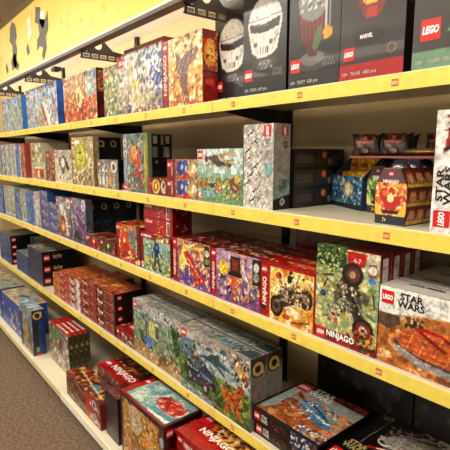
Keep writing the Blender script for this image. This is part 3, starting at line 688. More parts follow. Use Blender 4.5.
@kind('red_stack_box')
def _():
    W, H, D = .245, .0705, .10
    f = Art(W, H, .003, '#ac1e22').splat(55, 18, ['#d89868', '#e8c8a0', '#8c1418'], (.01, .02), (.45, .1, .75, .9)).rect(.8, .08, .9, .92, '#d8d2ca').rect(.82, .15, .88, .85, '#6c605c').rect(.04, .68, .3, .84, '#d8a8a0').rect(0, 0, 1, .05, '#6c1012')
    s = Art(D, H, .006, '#801418').splat(551, 10, ['#5c1012', '#a08888', '#401010', '#b0a098'], (.04, .1), (.2, .1, .8, .8))
    t = Art(W, D, .01, '#9a1a1e')
    return W, H, D, build_box(W, H, D, '#981a1e', {'front': f, 'right': s, 'top': t}, [])
@kind('purple_speeder_box')
def _():
    W, H, D = .262, .19, .062
    f = Art(W, H, .003).mix('#74528c', '#cf9c68').splat(56, 60, ['#8a5c9c', '#c8a0a8', '#e8c88c', '#b04848', '#5c4478', '#d8b878'], (.02, .06), (.12, 0, 1, 1))
    f.poly([(.18, .35), (.28, .3), (.5, .75), (.44, .85), (.3, .95)], '#e8d070').poly([(.3, .72), (.42, .78), (.88, .24), (.80, .12), (.62, .2)], '#c83034').line(.4, .62, .8, .2, .035, '#e8a090').poly([(.2, .08), (.36, .35), (.6, .15), (.5, .02)], '#6c4c9a').line(.6, .85, .92, .9, .05, '#e0c860').line(.44, .84, .6, .95, .03, '#f0e0a0').splat(561, 36, ['#2a1c24', '#f0e4c8', '#c83034', '#4a3c70', '#e8c060'], (.01, .03), (.15, 0, 1, .7))
    f.rect(.86, .55, .98, .98, '#2c3828').ell(.92, .82, .05, .05, '#d8d8c8').ell(.92, .66, .05, .05, '#98a060').rect(0, 0, .13, 1, '#a01c24')
    t = Art(W, D, .005, '#6c2420').splat(562, 22, ['#a83a30', '#401414', '#d89078', '#2c1414'], (.02, .06))
    return W, H, D, build_box(W, H, D, '#941c20', {'front': f, 'top': t}, [('txt', 'series_title', 'NINJAGO', 'front', .006, .03, .028, .14, '#f2d8cc', 90), ('logo', 'front', .004, .158, .026)])
@kind('hover_arcade_box')
def _():
    W, H, D = .268, .188, .062
    f = Art(W, H, .003).mix('#7c4a78', '#b89cb8').splat(57, 60, ['#9a6c98', '#d8a878', '#c8b0c0', '#583a60', '#e0c060'], (.02, .06), (.13, .1, 1, 1))
    f.ell(.28, .66, .10, .11, '#e8c840').line(.22, .6, .34, .76, .03, '#f6e890').rect(.42, .62, .62, .92, '#3a2420').rect(.45, .66, .59, .88, '#8c3c28').rect(.38, .54, .66, .62, '#282020').rect(.42, .3, .6, .54, '#d0703c').rect(.47, .12, .55, .3, '#a84a30').line(.66, .8, .8, .4, .03, '#e0d8e8').splat(571, 60, ['#241c2c', '#e8d8c8', '#c83848', '#4878b0', '#e8a040', '#50803c', '#b868b0'], (.012, .032), (.14, .02, 1, .5))
    f.rect(.86, .5, 1, .98, '#30342c').ell(.93, .82, .05, .06, '#d8d8d0').ell(.93, .64, .05, .06, '#a8b098').rect(0, 0, .12, 1, '#a81c22')
    t = Art(W, D, .005, '#5c2420').splat(572, 26, ['#98302a', '#2c1616', '#c87868', '#d8c0a8'], (.02, .06))
    s = Art(D, H, .006, '#5a1a1c')
    return W, H, D, build_box(W, H, D, '#941c20', {'front': f, 'top': t, 'right': s}, [('txt', 'series_title', 'NINJAGO', 'front', .006, .03, .026, .135, '#f2d8cc', 90), ('logo', 'front', .003, .156, .026)])
@kind('yellow_bike_box')
def _():
    W, H, D = .232, .19, .062
    f = Art(W, H, .0025).mix('#dca040', '#f2dc98').splat(58, 40, ['#f4e4a8', '#e8b860', '#d89038', '#f8f0c8'], (.03, .09), (.2, 0, 1, 1), 3)
    # long low motorbike
    f.poly([(.24, .30), (.36, .50), (.50, .64), (.62, .66), (.74, .62), (.92, .66), (.97, .58), (.80, .46), (.62, .36), (.44, .26)], '#51443a')
    f.ell(.32, .26, .125, .15, '#2a211d').ell(.32, .26, .08, .10, '#7c6450').ell(.32, .26, .04, .05, '#2a211d').ell(.86, .52, .105, .14, '#332b26').ell(.86, .52, .055, .07, '#8c7258')
    f.line(.30, .34, .84, .60, .035, '#a8947a').line(.40, .34, .80, .48, .02, '#2c2420').line(.36, .5, .70, .68, .025, '#86786a').line(.24, .36, .50, .22, .02, '#5c4c40').line(.46, .46, .66, .52, .03, '#c8b498')
    f.splat(581, 60, ['#201816', '#b8a488', '#6c5a4a', '#b0683c', '#3a302a', '#e0d0b0'], (.012, .035), (.36, .36, .90, .72)).ell(.56, .78, .045, .055, '#2c2628').line(.54, .72, .62, .84, .03, '#30282a')
    f.line(.68, .72, .74, .9, .015, '#3c2c28').ell(.36, .8, .06, .05, '#b84c28').ell(.38, .82, .03, .03, '#802018').ell(.58, .9, .03, .03, '#40302a').ell(.8, .84, .02, .02, '#3c2c28').ell(.5, .12, .07, .04, '#b85c30').line(.6, .05, .9, .14, .03, '#a05028')
    f.rect(0, 0, .19, 1, '#ac1c20').rect(0, .93, 1, 1, '#ac1c20').rect(.19, 0, .20, .93, '#f0d890').rect(.97, 0, 1, 1, '#ac1c20')
    f.ell(.06, .18, .05, .06, '#2a2020')
    t = Art(W, D, .004, '#b0221c').rect(.45, .1, .95, .9, '#c4502c').splat(582, 10, ['#8c1814', '#d8784c', '#e8b890'], (.02, .06), (.1, .1, .9, .9)).rect(0, .9, 1, 1, '#701010')
    s = Art(D, H, .0035, '#a82018').ell(.5, .62, .4, .7, '#e8a030').ell(.55, .66, .22, .45, '#f6d850').ell(.4, .25, .35, .4, '#c8401c').rect(0, .88, 1, 1, '#8c1818').splat(583, 8, ['#501010', '#d85a20'], (.08, .15), (0, 0, 1, .4))
    return W, H, D, build_box(W, H, D, '#a01c1c', {'front': f, 'top': t, 'right': s}, [('txt', 'series_title', 'NINJAGO', 'front', .010, .04, .034, .135, '#ffe8d8', 90), ('logo', 'front', .006, .148, .026)])
@kind('green_mech_box')
def _():
    W, H, D = .205, .278, .05
    f = Art(W, H, .0024).mix('#b8b078', '#a8b898').splat(59, 60, ['#c8cc98', '#94b090', '#dcd89c', '#8ca884', '#e8dca0', '#a8a468'], (.03, .09), (0, .1, 1, 1), 3)
    # foliage at the top
    f.rect(0, .80, .5, 1, '#3c5428').splat(591, 60, ['#2c3c20', '#6c8c3c', '#98b060', '#1c2818', '#c8d8a0', '#4c6c30'], (.012, .035), (0, .74, .5, 1))
    f.poly([(.5, .99), (.82, .99), (.78, .86), (.62, .82), (.52, .88)], '#b8282a').rect(.82, .9, 1, 1, '#c8c0a8').rect(.84, .78, .96, .9, '#a82824').ell(.9, .84, .06, .06, '#e0dcd0').ell(.9, .74, .055, .05, '#5c84b0').ell(.9, .64, .06, .04, '#78984c')
    f.line(.06, .68, .3, .72, .03, '#584c3c').ell(.12, .64, .10, .05, '#c8b880', -20).line(.02, .7, .2, .6, .012, '#403424')
    # robot-bike
    f.poly([(.36, .62), (.46, .74), (.66, .74), (.72, .62), (.80, .34), (.74, .26), (.64, .30), (.50, .44), (.44, .54)], '#4e483c').poly([(.30, .54), (.42, .60), (.46, .50), (.34, .44)], '#6c6450').poly([(.74, .62), (.88, .58), (.84, .48), (.72, .52)], '#6c6450')
    f.line(.40, .66, .66, .26, .035, '#aaaa98').line(.52, .66, .76, .30, .03, '#25211e').line(.36, .62, .50, .38, .03, '#353028').line(.58, .62, .84, .32, .025, '#8c8a78').line(.46, .52, .74, .58, .02, '#26231f')
    f.line(.40, .56, .20, .66, .035, '#8c8468').line(.20, .66, .14, .58, .025, '#3c362c').line(.74, .56, .92, .60, .04, '#8c8468').line(.92, .60, .95, .48, .025, '#3c362c').line(.50, .36, .34, .44, .03, '#6c5c48').ell(.47, .62, .05, .04, '#c8b070').line(.84, .40, .95, .36, .03, '#7c705c')
    f.splat(592, 70, ['#1a1816', '#c6c2b0', '#5c7040', '#8c3c30', '#485048', '#e4dcc4', '#24201e'], (.012, .03), (.40, .34, .74, .68))
    f.ell(.60, .76, .17, .16, '#3a2c28', 30).ell(.61, .76, .11, .10, '#6c463c', 30).ell(.60, .76, .05, .05, '#c0a080')
    f.ell(.79, .23, .165, .165, '#33241f').ell(.79, .23, .115, .115, '#8c3c34').ell(.79, .23, .06, .06, '#d8c8b8').ell(.79, .23, .03, .03, '#33241f')
    f.ell(.13, .50, .05, .05, '#3c5060').line(.05, .46, .22, .54, .02, '#586c78').ell(.3, .32, .07, .06, '#c8b898').line(.24, .36, .36, .26, .03, '#a07870').ell(.34, .25, .04, .04, '#c86858').splat(593, 12, ['#e8e0c8', '#8c5048', '#605040'], (.015, .03), (.2, .22, .42, .4))
    f.rect(0, 0, 1, .075, '#7c1c1c').poly([(0, 0), (.75, 0), (.5, .13), (.2, .12), (0, .14)], '#8c1a1e').splat(594, 20, ['#b05030', '#d89848', '#5c1414', '#4c5828'], (.02, .06), (.55, 0, 1, .22))
    t = Art(W, D, .004, '#8c3028').rect(0, 0, .45, 1, '#7c8858').splat(595, 10, ['#a8b080', '#4c5c38'], (.02, .05), (0, 0, .45, 1))
    s = Art(D, H, .003, '#8c1c20').rect(.25, .70, .72, .96, '#cfcac2').rect(.3, .56, .78, .66, '#bdb8b0')
    for k in range(5): s.line(.32, .72+k*.05, .66, .72+k*.05, .02, '#6c605c')
    s.rect(.1, .0, .9, .2, '#5c1416')
    return W, H, D, build_box(W, H, D, '#861a1e', {'front': f, 'top': t, 'right': s}, [('logo', 'front', .006, .004, .032), ('txt', 'series_title', 'NINJAGO', 'front', .044, .010, .138, .034, '#ffffff'), ('txt', 'piece_count', '4-7', 'front', .125, .245, .150, .258, '#f0c0a8')])
@kind('hover_craft_box')
def _():
    W, H, D = .38, .205, .078
    f = Art(W, H, .0026).mix('#a8703c', '#dcc8a0').poly([(0, .5), (.3, .72), (1, .85), (1, 0), (0, 0)], '#b87c44').poly([(.45, .78), (1, .9), (1, .55), (.75, .5)], '#a8b8bc')
    f.splat(60, 50, ['#c88c50', '#a0602c', '#e0b888', '#8c5430'], (.02, .06), (0, 0, 1, .6), 3)
    f.poly([(0, .66), (.10, .66), (.24, .72), (.40, .76), (1, .80), (1, 1), (0, 1)], '#e9e6e0')
    f.poly([(0, .66), (0, .50), (.08, .46), (.16, .56), (.15, .66)], '#6c5444')
    # wooden-coloured hover boat with round bow and grey skirt
    f.ell(.25, .60, .075, .045, '#c8a878').ell(.26, .60, .045, .03, '#4c3020').splat(601, 14, ['#7c5434', '#d8b888', '#3c2418'], (.01, .02), (.19, .52, .32, .68))
    f.poly([(.12, .34), (.18, .50), (.34, .58), (.70, .50), (1, .42), (1, .06), (.62, .06), (.3, .12), (.15, .22)], '#5c5450')
    f.poly([(.13, .38), (.19, .52), (.35, .60), (.72, .52), (1, .44), (1, .18), (.66, .18), (.32, .22), (.17, .30)], '#cc7040')
    f.poly([(.14, .30), (.32, .19), (.66, .13), (1, .12), (1, .06), (.62, .06), (.3, .10), (.15, .2)], '#a8a49c')
    for k in range(9): f.line(.2+k*.09, .24, .26+k*.09, .52, .007, '#e8a070')
    for k in range(4): f.line(.18, .28+k*.07, .95, .22+k*.07, .007, '#a85428')
    f.line(.28, .55, .46, .38, .022, '#98241c').line(.40, .58, .6, .40, .018, '#98241c').poly([(.28, .6), (.44, .58), (.42, .54), (.26, .55)], '#b03024')
    f.ell(.56, .54, .05, .06, '#d8d0c4').ell(.62, .5, .035, .05, '#7c5c70').splat(602, 20, ['#e8e4dc', '#3c3434', '#a88c60', '#8c2c2c'], (.01, .025), (.5, .4, .74, .62)).ell(.74, .46, .04, .05, '#e0b840')
    t = Art(W, D, .006, '#d8d5cf'); t.g = .04; t.rect(0, .93, 1, 1, '#8a8680').rect(0, 0, 1, .05, '#c0bcb4')
    t.splat(603, 0, ['#000000'])
    s = Art(D, H, .01, '#c8b498')
    return W, H, D, build_box(W, H, D, '#d8d4cc', {'front': f, 'top': t, 'right': s}, [('logo', 'front', .006, .160, .034), ('txt', 'series_title', 'STAR\nWARS', 'front', .050, .158, .120, .196, '#151515'), ('txt', 'top_title', 'STAR WARS', 'top', .05, .045, .14, .062, '#3a3836'), ('txt', 'age_mark', '7+', 'front', .008, .135, .022, .147, '#e8e0d8')])
@kind('dark_mini_pack')
def _():
    W, H, D = .09, .035, .02
    return W, H, D, build_box(W, H, D, '#23282c', {'front': Art(W, H, .004, '#23282c').splat(604, 12, ['#8c9aa0', '#d8d4c8', '#3c4448'], (.03, .09))})

# ---- fourth shelf
def flat_dark(name, c1, seed, W, H, D, toptxt=None, body='#14171d', logo=True, topcols=None):
    @kind(name)
    def _():
        f = Art(W, H, .006, c1).splat(seed, 14, [c1, '#1c3048', '#4c6c8c', '#8c6c4c', '#0f141c'], (.02, .06))
        s = Art(D, H, .006, '#17171b').rect(0, 0, .12, 1, '#101014').splat(seed+1, 8, ['#2c3038', '#242020'], (.03, .08), (.5, 0, 1, 1))
        t = Art(W, D, .01, '#7c8074').splat(seed+2, 24, topcols or ['#b0a888', '#5c7884', '#8c7c5c', '#3c4c54', '#c8c4b0'], (.03, .09))
        dec = []
        if logo: dec += [('logo', 'right', .012, H*.22, H*.5)]
        if toptxt: dec += [('txt', 'series_title', toptxt, 'right', .012+H*.8, H*.25, min(D-.03, .15), H*.75, '#b8a878')]
        return W, H, D, build_box(W, H, D, body, {'front': f, 'right': s, 'top': t}, dec)
flat_dark('wizard_flat_box', '#1c3c5c', 61, .36, .088, .26, 'Harry Potter')
flat_dark('blue_flat_box', '#2c5a94', 64, .40, .066, .26, None, '#1c3c6c')
flat_dark('blue_small_box', '#28588c', 67, .34, .055, .12, None, '#1a3458', topcols=['#a8b4b8', '#6c8ca8', '#d0d0c8', '#3c5c80'])
def red_cube(name, W, H, D, c, seed, pal, side='#1a1212'):
    @kind(name)
    def _():
        f = Art(W, H, .0045, c).splat(seed, 24, pal, (.03, .09)).rect(0, .7, 1, .78, '#5c1414').rect(.06, .45, .32, .62, '#e0b8a0').ell(.7, .4, .14, .14, pal[0]).rect(.35, .82, .85, .9, '#d89890')
        t = Art(W, D, .006, '#b86a40').splat(seed+1, 20, ['#d89858', '#8c2c20', '#e0b070', '#6c1c18', '#c84c34'], (.04, .1))
        s = Art(D, H, .006, side).splat(seed+2, 8, ['#2c1a1a', '#3c2424'], (.05, .1))
        return W, H, D, build_box(W, H, D, '#741618', {'front': f, 'top': t, 'right': s}, [('logo', 'right', .015, .025, .025), ('logo', 'front', .005, H-.03, .022)])
red_cube('amber_cube', .145, .055, .12, '#a85c2c', 71, ['#e0a048', '#c87830', '#6c2c18'])
red_cube('crimson_cube', .16, .052, .12, '#98242a', 74, ['#c8504c', '#e8c0b0', '#5c1418', '#b83438'])
red_cube('white_red_cube', .22, .052, .12, '#942024', 77, ['#d8c8c0', '#b83c3c', '#5c1c1c', '#88a078'])
red_cube('maroon_cube', .215, .06, .12, '#6c1a1c', 80, ['#a0382c', '#3c1414', '#c87c50', '#4c3028'])
red_cube('dragon_cube', .235, .06, .17, '#601818', 83, ['#94342a', '#381414', '#b07858', '#3c4030'])
@kind('small_red_pack')
def _():
    W, H, D = .215, .07, .13
    f = Art(W, H, .004, '#8c1c1e').splat(86, 16, ['#c8b8a8', '#5c7050', '#401818', '#b85040', '#d8d0c8'], (.03, .07), (.3, 0, 1, .8))
    t = Art(W, D, .006, '#a8282a').splat(87, 8, ['#d8a89c', '#74181a'], (.03, .07)).rect(.25, .35, .85, .55, '#e0c4bc')
    return W, H, D, build_box(W, H, D, '#861a1c', {'front': f, 'top': t}, [('logo', 'front', .005, .035, .026)])
def dino_side(D, H):
    s = Art(D, H, .002, '#8c8580').splat(89, 14, ['#989088', '#7c746e', '#8c847a'], (.1, .25)).rect(0, .86, 1, 1, '#5c4c40')
    s.ell(.45, .84, .44, .42, '#3a3028').ell(.45, .84, .34, .34, '#d0b864').ell(.45, .84, .18, .18, '#3a3028').rect(.66, .76, .80, .86, '#d0b864'); s.g = .12
    return s
@kind('dino_lab_box')
def _():
    W, H, D = .435, .278, .078
    f = Art(W, H, .0035).mix('#8c9058', '#8fa8a8').rect(0, .80, 1, 1, '#b8b4ac').splat(90, 70, ['#5c7c4c', '#a8ac78', '#7c9c90', '#c0c098', '#486838'], (.015, .045), (0, .2, 1, .8))
    f.poly([(.32, .8), (.62, .8), (.68, .3), (.3, .3)], '#8a9480').rect(.36, .45, .56, .75, '#b8c4a8').rect(.40, .5, .46, .74, '#d8c860').rect(.5, .48, .56, .7, '#5c6c64').line(.3, .8, .3, .3, .02, '#54604c').ell(.3, .3, .13, .07, '#2c64a8').ell(.34, .34, .07, .05, '#4c8cc8').ell(.2, .38, .05, .08, '#4c6c48')
    f.poly([(.80, .9), (.96, .78), (.98, .5), (.9, .35), (.86, .55), (.8, .7)], '#405c34').splat(901, 14, ['#2c4424', '#6c8c50'], (.01, .03), (.8, .4, 1, .9))
    f.poly([(.1, .3), (.0, .18), (.0, .0), (1, .0), (1, .22), (.6, .16)], '#b09468').ell(.66, .16, .12, .05, '#88684c', 12).line(.72, .2, .88, .3, .035, '#94744c').line(.6, .14, .56, .02, .02, '#745438').splat(902, 40, ['#40342c', '#d8c8a0', '#a86c40', '#f0e8d0', '#5c5040'], (.008, .022), (.02, .02, .98, .3)).splat(903, 20, ['#6c8c98', '#3c5c70', '#a8b8b8'], (.01, .03), (.05, .66, .4, .86))
    f.splat(904, 16, ['#8ab0b8', '#44606c', '#cfd4cc'], (.01, .03), (.5, .84, .95, 1))
    t = Art(W, D, .005, '#aaa69e').splat(905, 34, ['#5c94a0', '#3c7484', '#88b4b4', '#2c5058', '#8c9c6c'], (.008, .024), (.35, .1, 1, .75), 4).rect(0, .93, 1, 1, '#3c4444').splat(906, 10, ['#c8c4bc', '#94908a'], (.02, .05), (0, 0, .35, .9))
    return W, H, D, build_box(W, H, D, '#8f8983', {'front': f, 'top': t, 'right': dino_side(D, H)}, [('logo', 'front', .008, .236, .034), ('txt', 'series_title', 'JURASSIC\nWORLD', 'front', .05, .236, .10, .262, '#4c5c60')])
@kind('dino_jeep_box')
def _():
    W, H, D = .445, .278, .078
    f = Art(W, H, .003).mix('#586c34', '#8c9c98').rect(0, .83, 1, 1, '#a8a098').poly([(0, .50), (.4, .58), (1, .46), (1, 0), (0, 0)], '#5c7434').splat(91, 70, ['#6c8840', '#48602c', '#8c9c54', '#3c5428'], (.02, .05), (0, 0, 1, .5), 3).splat(911, 34, ['#a8b4b4', '#c0c4bc', '#8094a0'], (.03, .08), (.25, .5, 1, .83), 3)
    f.splat(912, 30, ['#3c5470', '#5c84a0', '#28384c', '#7c94a8'], (.01, .03), (0, .55, .25, .85))
    # blue off-road car
    f.poly([(.10, .42), (.14, .56), (.28, .64), (.40, .58), (.50, .46), (.52, .28), (.42, .18), (.22, .20), (.10, .30)], '#28344c').poly([(.16, .54), (.27, .62), (.37, .56), (.34, .48), (.2, .46)], '#5c6c70').poly([(.30, .46), (.48, .42), (.50, .34), (.34, .34)], '#3c5c8c').ell(.16, .28, .055, .07, '#16181c').ell(.16, .28, .025, .03, '#a8a49c').ell(.40, .2, .055, .065, '#16181c').ell(.40, .2, .025, .03, '#a8a49c').ell(.52, .3, .035, .05, '#16181c').line(.22, .68, .30, .60, .02, '#20242c').ell(.25, .66, .025, .025, '#c8a060').ell(.33, .62, .022, .022, '#a87850').line(.12, .44, .5, .36, .012, '#a0a8a8').line(.3, .26, .5, .28, .02, '#8c3c28').splat(913, 26, ['#101418', '#6c7c88', '#c8c4b8', '#3c5890'], (.008, .02), (.12, .22, .5, .58))
    # flying reptile
    f.poly([(.28, .66), (.46, .74), (.56, .86), (.60, .80), (.62, .74), (.78, .66), (.60, .66), (.54, .62), (.48, .66)], '#2c5c5c').line(.5, .7, .66, .58, .025, '#3c6860').ell(.66, .86, .05, .05, '#3c747c')
    # running dinosaur
    f.poly([(.62, .30), (.70, .40), (.78, .36), (.86, .50), (.93, .54), (.94, .46), (.88, .42), (.84, .26), (.90, .10), (.84, .06), (.80, .18), (.74, .16), (.70, .04), (.66, .06), (.70, .2)], '#c06c2c').ell(.88, .5, .045, .04, '#a8501c', 20).line(.74, .34, .82, .24, .02, '#7c4420').splat(914, 18, ['#8c4c24', '#d88c48', '#5c3018'], (.01, .025), (.64, .12, .9, .5))
    f.ell(.88, .76, .055, .05, '#c8a060').ell(.94, .68, .04, .06, '#8c5030').splat(915, 20, ['#3c2c24', '#c89860', '#e0d0a8', '#2c5058'], (.01, .03), (.76, .58, .98, .95)).splat(916, 30, ['#a8c0bc', '#d0ccc0', '#5c6c70'], (.01, .03), (.28, .8, .7, .86))
    f.poly([(0, .04), (0, .14), (.5, .06), (.5, 0), (0, 0)], '#8ca0a8').splat(917, 26, ['#c8ccc8', '#485c68', '#a87c50'], (.008, .02), (.0, .0, .6, .10))
    t = Art(W, D, .0045, '#a39f97').splat(918, 40, ['#4c8494', '#2c6474', '#80acb0', '#24444c', '#8c9058'], (.008, .026), (.3, .08, 1, .8), 4).rect(0, .93, 1, 1, '#384040').rect(0, 0, 1, .05, '#b8b4ac').splat(919, 8, ['#c0bcb4', '#8c8882'], (.02, .05), (0, 0, .3, .9)).poly([(.8, .1), (1, .1), (1, .8), (.9, .8)], '#4c5c5c')
    return W, H, D, build_box(W, H, D, '#8c8680', {'front': f, 'top': t, 'right': dino_side(D, H)}, [('logo', 'front', .010, .234, .034), ('txt', 'series_title', 'JURASSIC\nWORLD', 'front', .054, .236, .104, .262, '#e0dcd4')])
@kind('desert_ship_box')
def _():
    W, H, D = .295, .052, .285
    t = Art(W, D, .0024).mix('#a8683c', '#9cb0b0', 'v')
    t.poly([(0, .42), (1, .30), (1, .0), (0, .0)], '#a8643a').poly([(0, .78), (.14, .74), (.2, .3), (.1, .08), (0, .1)], '#a8b4b0').splat(92, 60, ['#b87444', '#8c5430', '#c89468', '#c8a078'], (.02, .06), (.15, 0, 1, .7), 3)
    # blue and white ship
    t.poly([(.30, .56), (.44, .66), (.62, .62), (.84, .42), (.92, .30), (.74, .28), (.52, .40), (.36, .44)], '#4c88a8').line(.34, .52, .8, .38, .03, '#a8c4cc').line(.42, .62, .78, .44, .025, '#1f4c6c').ell(.42, .55, .07, .06, '#7cb0c4').splat(921, 40, ['#e0e0d8', '#24405c', '#5ca4c4', '#8c9ca0', '#b85c38'], (.01, .03), (.3, .3, .88, .64)).line(.18, .66, .4, .56, .02, '#5c3c34').line(.20, .5, .36, .5, .03, '#8a4a38')
    t.splat(922, 40, ['#3c64a0', '#e8e4dc', '#28384c', '#7c9cc0', '#c8a880'], (.012, .03), (.62, .0, 1, .18)).rect(0, .86, 1, 1, '#14100f').poly([(.0, .86), (.38, .86), (.46, 1), (0, 1)], '#1a1413').rect(.62, .86, 1, 1, '#6c1c18').splat(923, 14, ['#a8382c', '#3c1412'], (.02, .05), (.55, .86, 1, 1)).rect(0, 0, .04, 1, '#1a1413').rect(0, 0, 1, .03, '#1a1413')
    f = Art(W, H, .003, '#17110f').rect(.04, .15, .1, .9, '#17110f').splat(924, 8, ['#8c3c2c', '#5c2c20'], (.01, .03), (.3, .2, .55, .7)).rect(.62, .1, .98, .9, '#2c3c54').splat(925, 20, ['#98b0c8', '#e0d8c8', '#8c5c3c', '#3c5c90'], (.012, .03), (.62, .1, .98, .9))
    s = Art(D, H, .006, '#17110f')
    return W, H, D, build_box(W, H, D, '#150f0e', {'top': t, 'front': f, 'right': s}, [('logo', 'top', .012, .212, .052, 0), ('txt', 'series_title', 'STAR\nWARS', 'top', .070, .212, .172, .270, '#ece8e0'), ('logo', 'front', .012, .012, .028), ('txt', 'front_title', 'STAR\nWARS', 'front', .045, .012, .078, .040, '#c8c4bc')])
@kind('starfighter_flat_box')
def _():
    W, H, D = .48, .085, .34
    t = Art(W, D, .0022, '#0b0b0d'); t.g = .15
    r = random.Random(12)
    for _ in range(160): t.ell(r.random(), r.random(), .002, .002, '#9c9890')
    # panel outline
    t.line(.10, .20, .14, .32, .005, '#8c8478').line(.14, .32, .09, .40, .005, '#8c8478').line(.09, .40, .10, .98, .005, '#8c8478')
    # long-bodied craft with two engine pods
    def pod(u, v):
        t.line(u+.03, v+.03, u+.20, v+.42, .016, '#b8b4ac').line(u-.02, v+.06, u+.14, v+.44, .012, '#8a8680').line(u+.14, v+.44, u+.20, v+.42, .012, '#cfcac0').poly([(u, v+.06), (u+.06, v+.03), (u+.16, v+.3), (u+.12, v+.34)], '#4c403c').ell(u+.02, v+.04, .062, .050, '#c8c4bc', -25).ell(u+.005, v+.015, .045, .036, '#e6e2da', -25).ell(u, v+.01, .028, .022, '#3c3836', -25)
    pod(.19, .55); pod(.46, .93)
    t.poly([(.14, .62), (.26, .80), (.52, .90), (.58, .76), (.40, .62), (.26, .52)], '#a8a49c').poly([(.24, .56), (.42, .68), (.66, .34), (.60, .22), (.44, .28)], '#bcb8b0').line(.15, .40, .40, .60, .022, '#b02c28').line(.20, .44, .5, .66, .012, '#f0ece4').line(.22, .78, .50, .98, .014, '#c8c4bc')
    t.splat(93, 150, ['#e8e4dc', '#6c6864', '#a8a49c', '#3c3a38', '#8c2c28', '#d8c878'], (.004, .013), (.14, .48, .60, .92))
    t.splat(931, 12, ['#8c4c3c', '#a8a49c', '#5c5450'], (.008, .018), (.02, .90, .12, .99))
    f = Art(W, H, .005, '#0c0c0e').splat(932, 14, ['#2c2c30', '#5c5854'], (.01, .03), (.3, .1, 1, .9))
    return W, H, D, build_box(W, H, D, '#0b0b0c', {'top': t, 'front': f}, [('logo', 'top', .004, .012, .050), ('txt', 'series_title', 'STAR\nWARS', 'top', .012, .080, .085, .130, '#a8985c'), ('logo', 'front', .01, .02, .04)])
@kind('dark_shade_box')  # near-black flat box that puts shade in front of the lit back wall
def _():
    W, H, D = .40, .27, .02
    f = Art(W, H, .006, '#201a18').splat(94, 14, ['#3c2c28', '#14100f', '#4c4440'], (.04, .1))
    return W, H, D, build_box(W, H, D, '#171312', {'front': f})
# ---- base shelf
@kind('base_blue_box')
def _():
    W, H, D = .56, .255, .20
    f = Art(W, H, .007, '#2456a4').splat(95, 24, ['#3c78c0', '#8cb0c8', '#4c3c78', '#a8b890', '#c8d0d0'], (.02, .05), (.4, .1, 1, .75)).rect(0, .82, 1, 1, '#2c60b0')
    t = Art(W, D, .012, '#b0a890').splat(951, 24, ['#8ca0a8', '#c8c0a0', '#7c8870', '#c89870', '#5c6c80'], (.03, .08))
    return W, H, D, build_box(W, H, D, '#1e4c98', {'front': f, 'top': t}, [('logo', 'front', .02, .14, .04)])
@kind('castle_tall_box')
def _():
    W, H, D = .30, .33, .085
    f = Art(W, H, .005).mix('#5c7078', '#8c9ca4').splat(96, 40, ['#a8b0b0', '#6c7c84', '#40545c', '#c8c0a8'], (.04, .1)).poly([(.35, .05), (.38, .62), (.5, .72), (.62, .6), (.66, .05)], '#a87c3c').rect(.42, .1, .52, .6, '#d0a050').rect(.74, 0, .84, .7, '#40505c').rect(0, .0, .2, .8, '#283c48').splat(961, 14, ['#302c28', '#d8c8a0', '#8c4c30'], (.02, .05), (.3, .02, .9, .25))
    s = Art(D, H, .005, '#17355c').rect(0, .1, .5, .75, '#101c28').rect(.5, 0, .95, .8, '#1c4c8c').ell(.35, .13, .16, .25, '#8c9a8c').rect(.1, 0, .6, .06, '#b83c44')
    s.ell(.45, .88, .34, .34, '#c8b868').ell(.45, .88, .2, .2, '#17355c').rect(.68, .83, .82, .95, '#c8b868')
    t = Art(W, D, .01, '#8ca0a8').splat(962, 10, ['#b8c4c8', '#4c6470'], (.04, .1))
    return W, H, D, build_box(W, H, D, '#16345c', {'front': f, 'right': s, 'top': t}, [])
@kind('pale_dragon_box')
def _():
    W, H, D = .36, .272, .0345
    f = Art(W, H, .005).mix('#a8a490', '#8c9080').splat(97, 70, ['#c8c4b0', '#7c8468', '#a07c70', '#d8d4c8', '#5c4c48', '#94605c'], (.03, .07)).ell(.2, .7, .14, .12, '#7c9c5c').ell(.6, .55, .12, .16, '#7a4468').splat(971, 26, ['#b83c34', '#e8e0d0', '#3c3028', '#98b080'], (.015, .035), (.2, .05, .9, .6))
    s = Art(D, H, .004, '#39442a').splat(972, 24, ['#7c8450', '#2c3820', '#d8c078', '#5c3c30', '#1a1c14'], (.12, .22)).ell(.5, .7, .3, .3, '#b8a468').ell(.5, .7, .14, .14, '#5c2c40')
    t = Art(W, D, .003, '#b02024').rect(.3, .3, .85, .75, '#e0b8b0').rect(0, .88, 1, 1, '#5c1012')
    return W, H, D, build_box(W, H, D, '#a01c20', {'front': f, 'right': s, 'top': t}, [])
@kind('lava_flat_box')
def _():
    W, H, D = .475, .072, .125
    f = Art(W, H, .0035, '#5c281c').splat(98, 44, ['#8c4428', '#2c1814', '#b8703c', '#3c3c24', '#401c18'], (.01, .035), (0, 0, .62, 1)).poly([(.55, 1), (.62, 0), (1, 0), (1, 1)], '#b81c20').poly([(.2, .9), (.5, .55), (.58, .4), (.56, .62)], '#b89070').rect(.72, .3, .76, .7, '#e8b0a8').ell(.84, .5, .05, .06, '#c8d0d0').ell(.84, .5, .03, .035, '#3c5c70').splat(981, 10, ['#4c6434', '#c8c8b8', '#2c1c18'], (.01, .03), (.9, 0, 1, 1))
    t = Art(W, D, .006, '#6c2c1c').splat(982, 60, ['#a8542c', '#381a14', '#d88c48', '#8c2c20', '#4c4424', '#c8a878'], (.015, .045)).rect(.55, .3, .72, .6, '#4c90b0').line(.1, .6, .9, .25, .02, '#d8b890')
    return W, H, D, build_box(W, H, D, '#7c1a1a', {'front': f, 'top': t}, [])
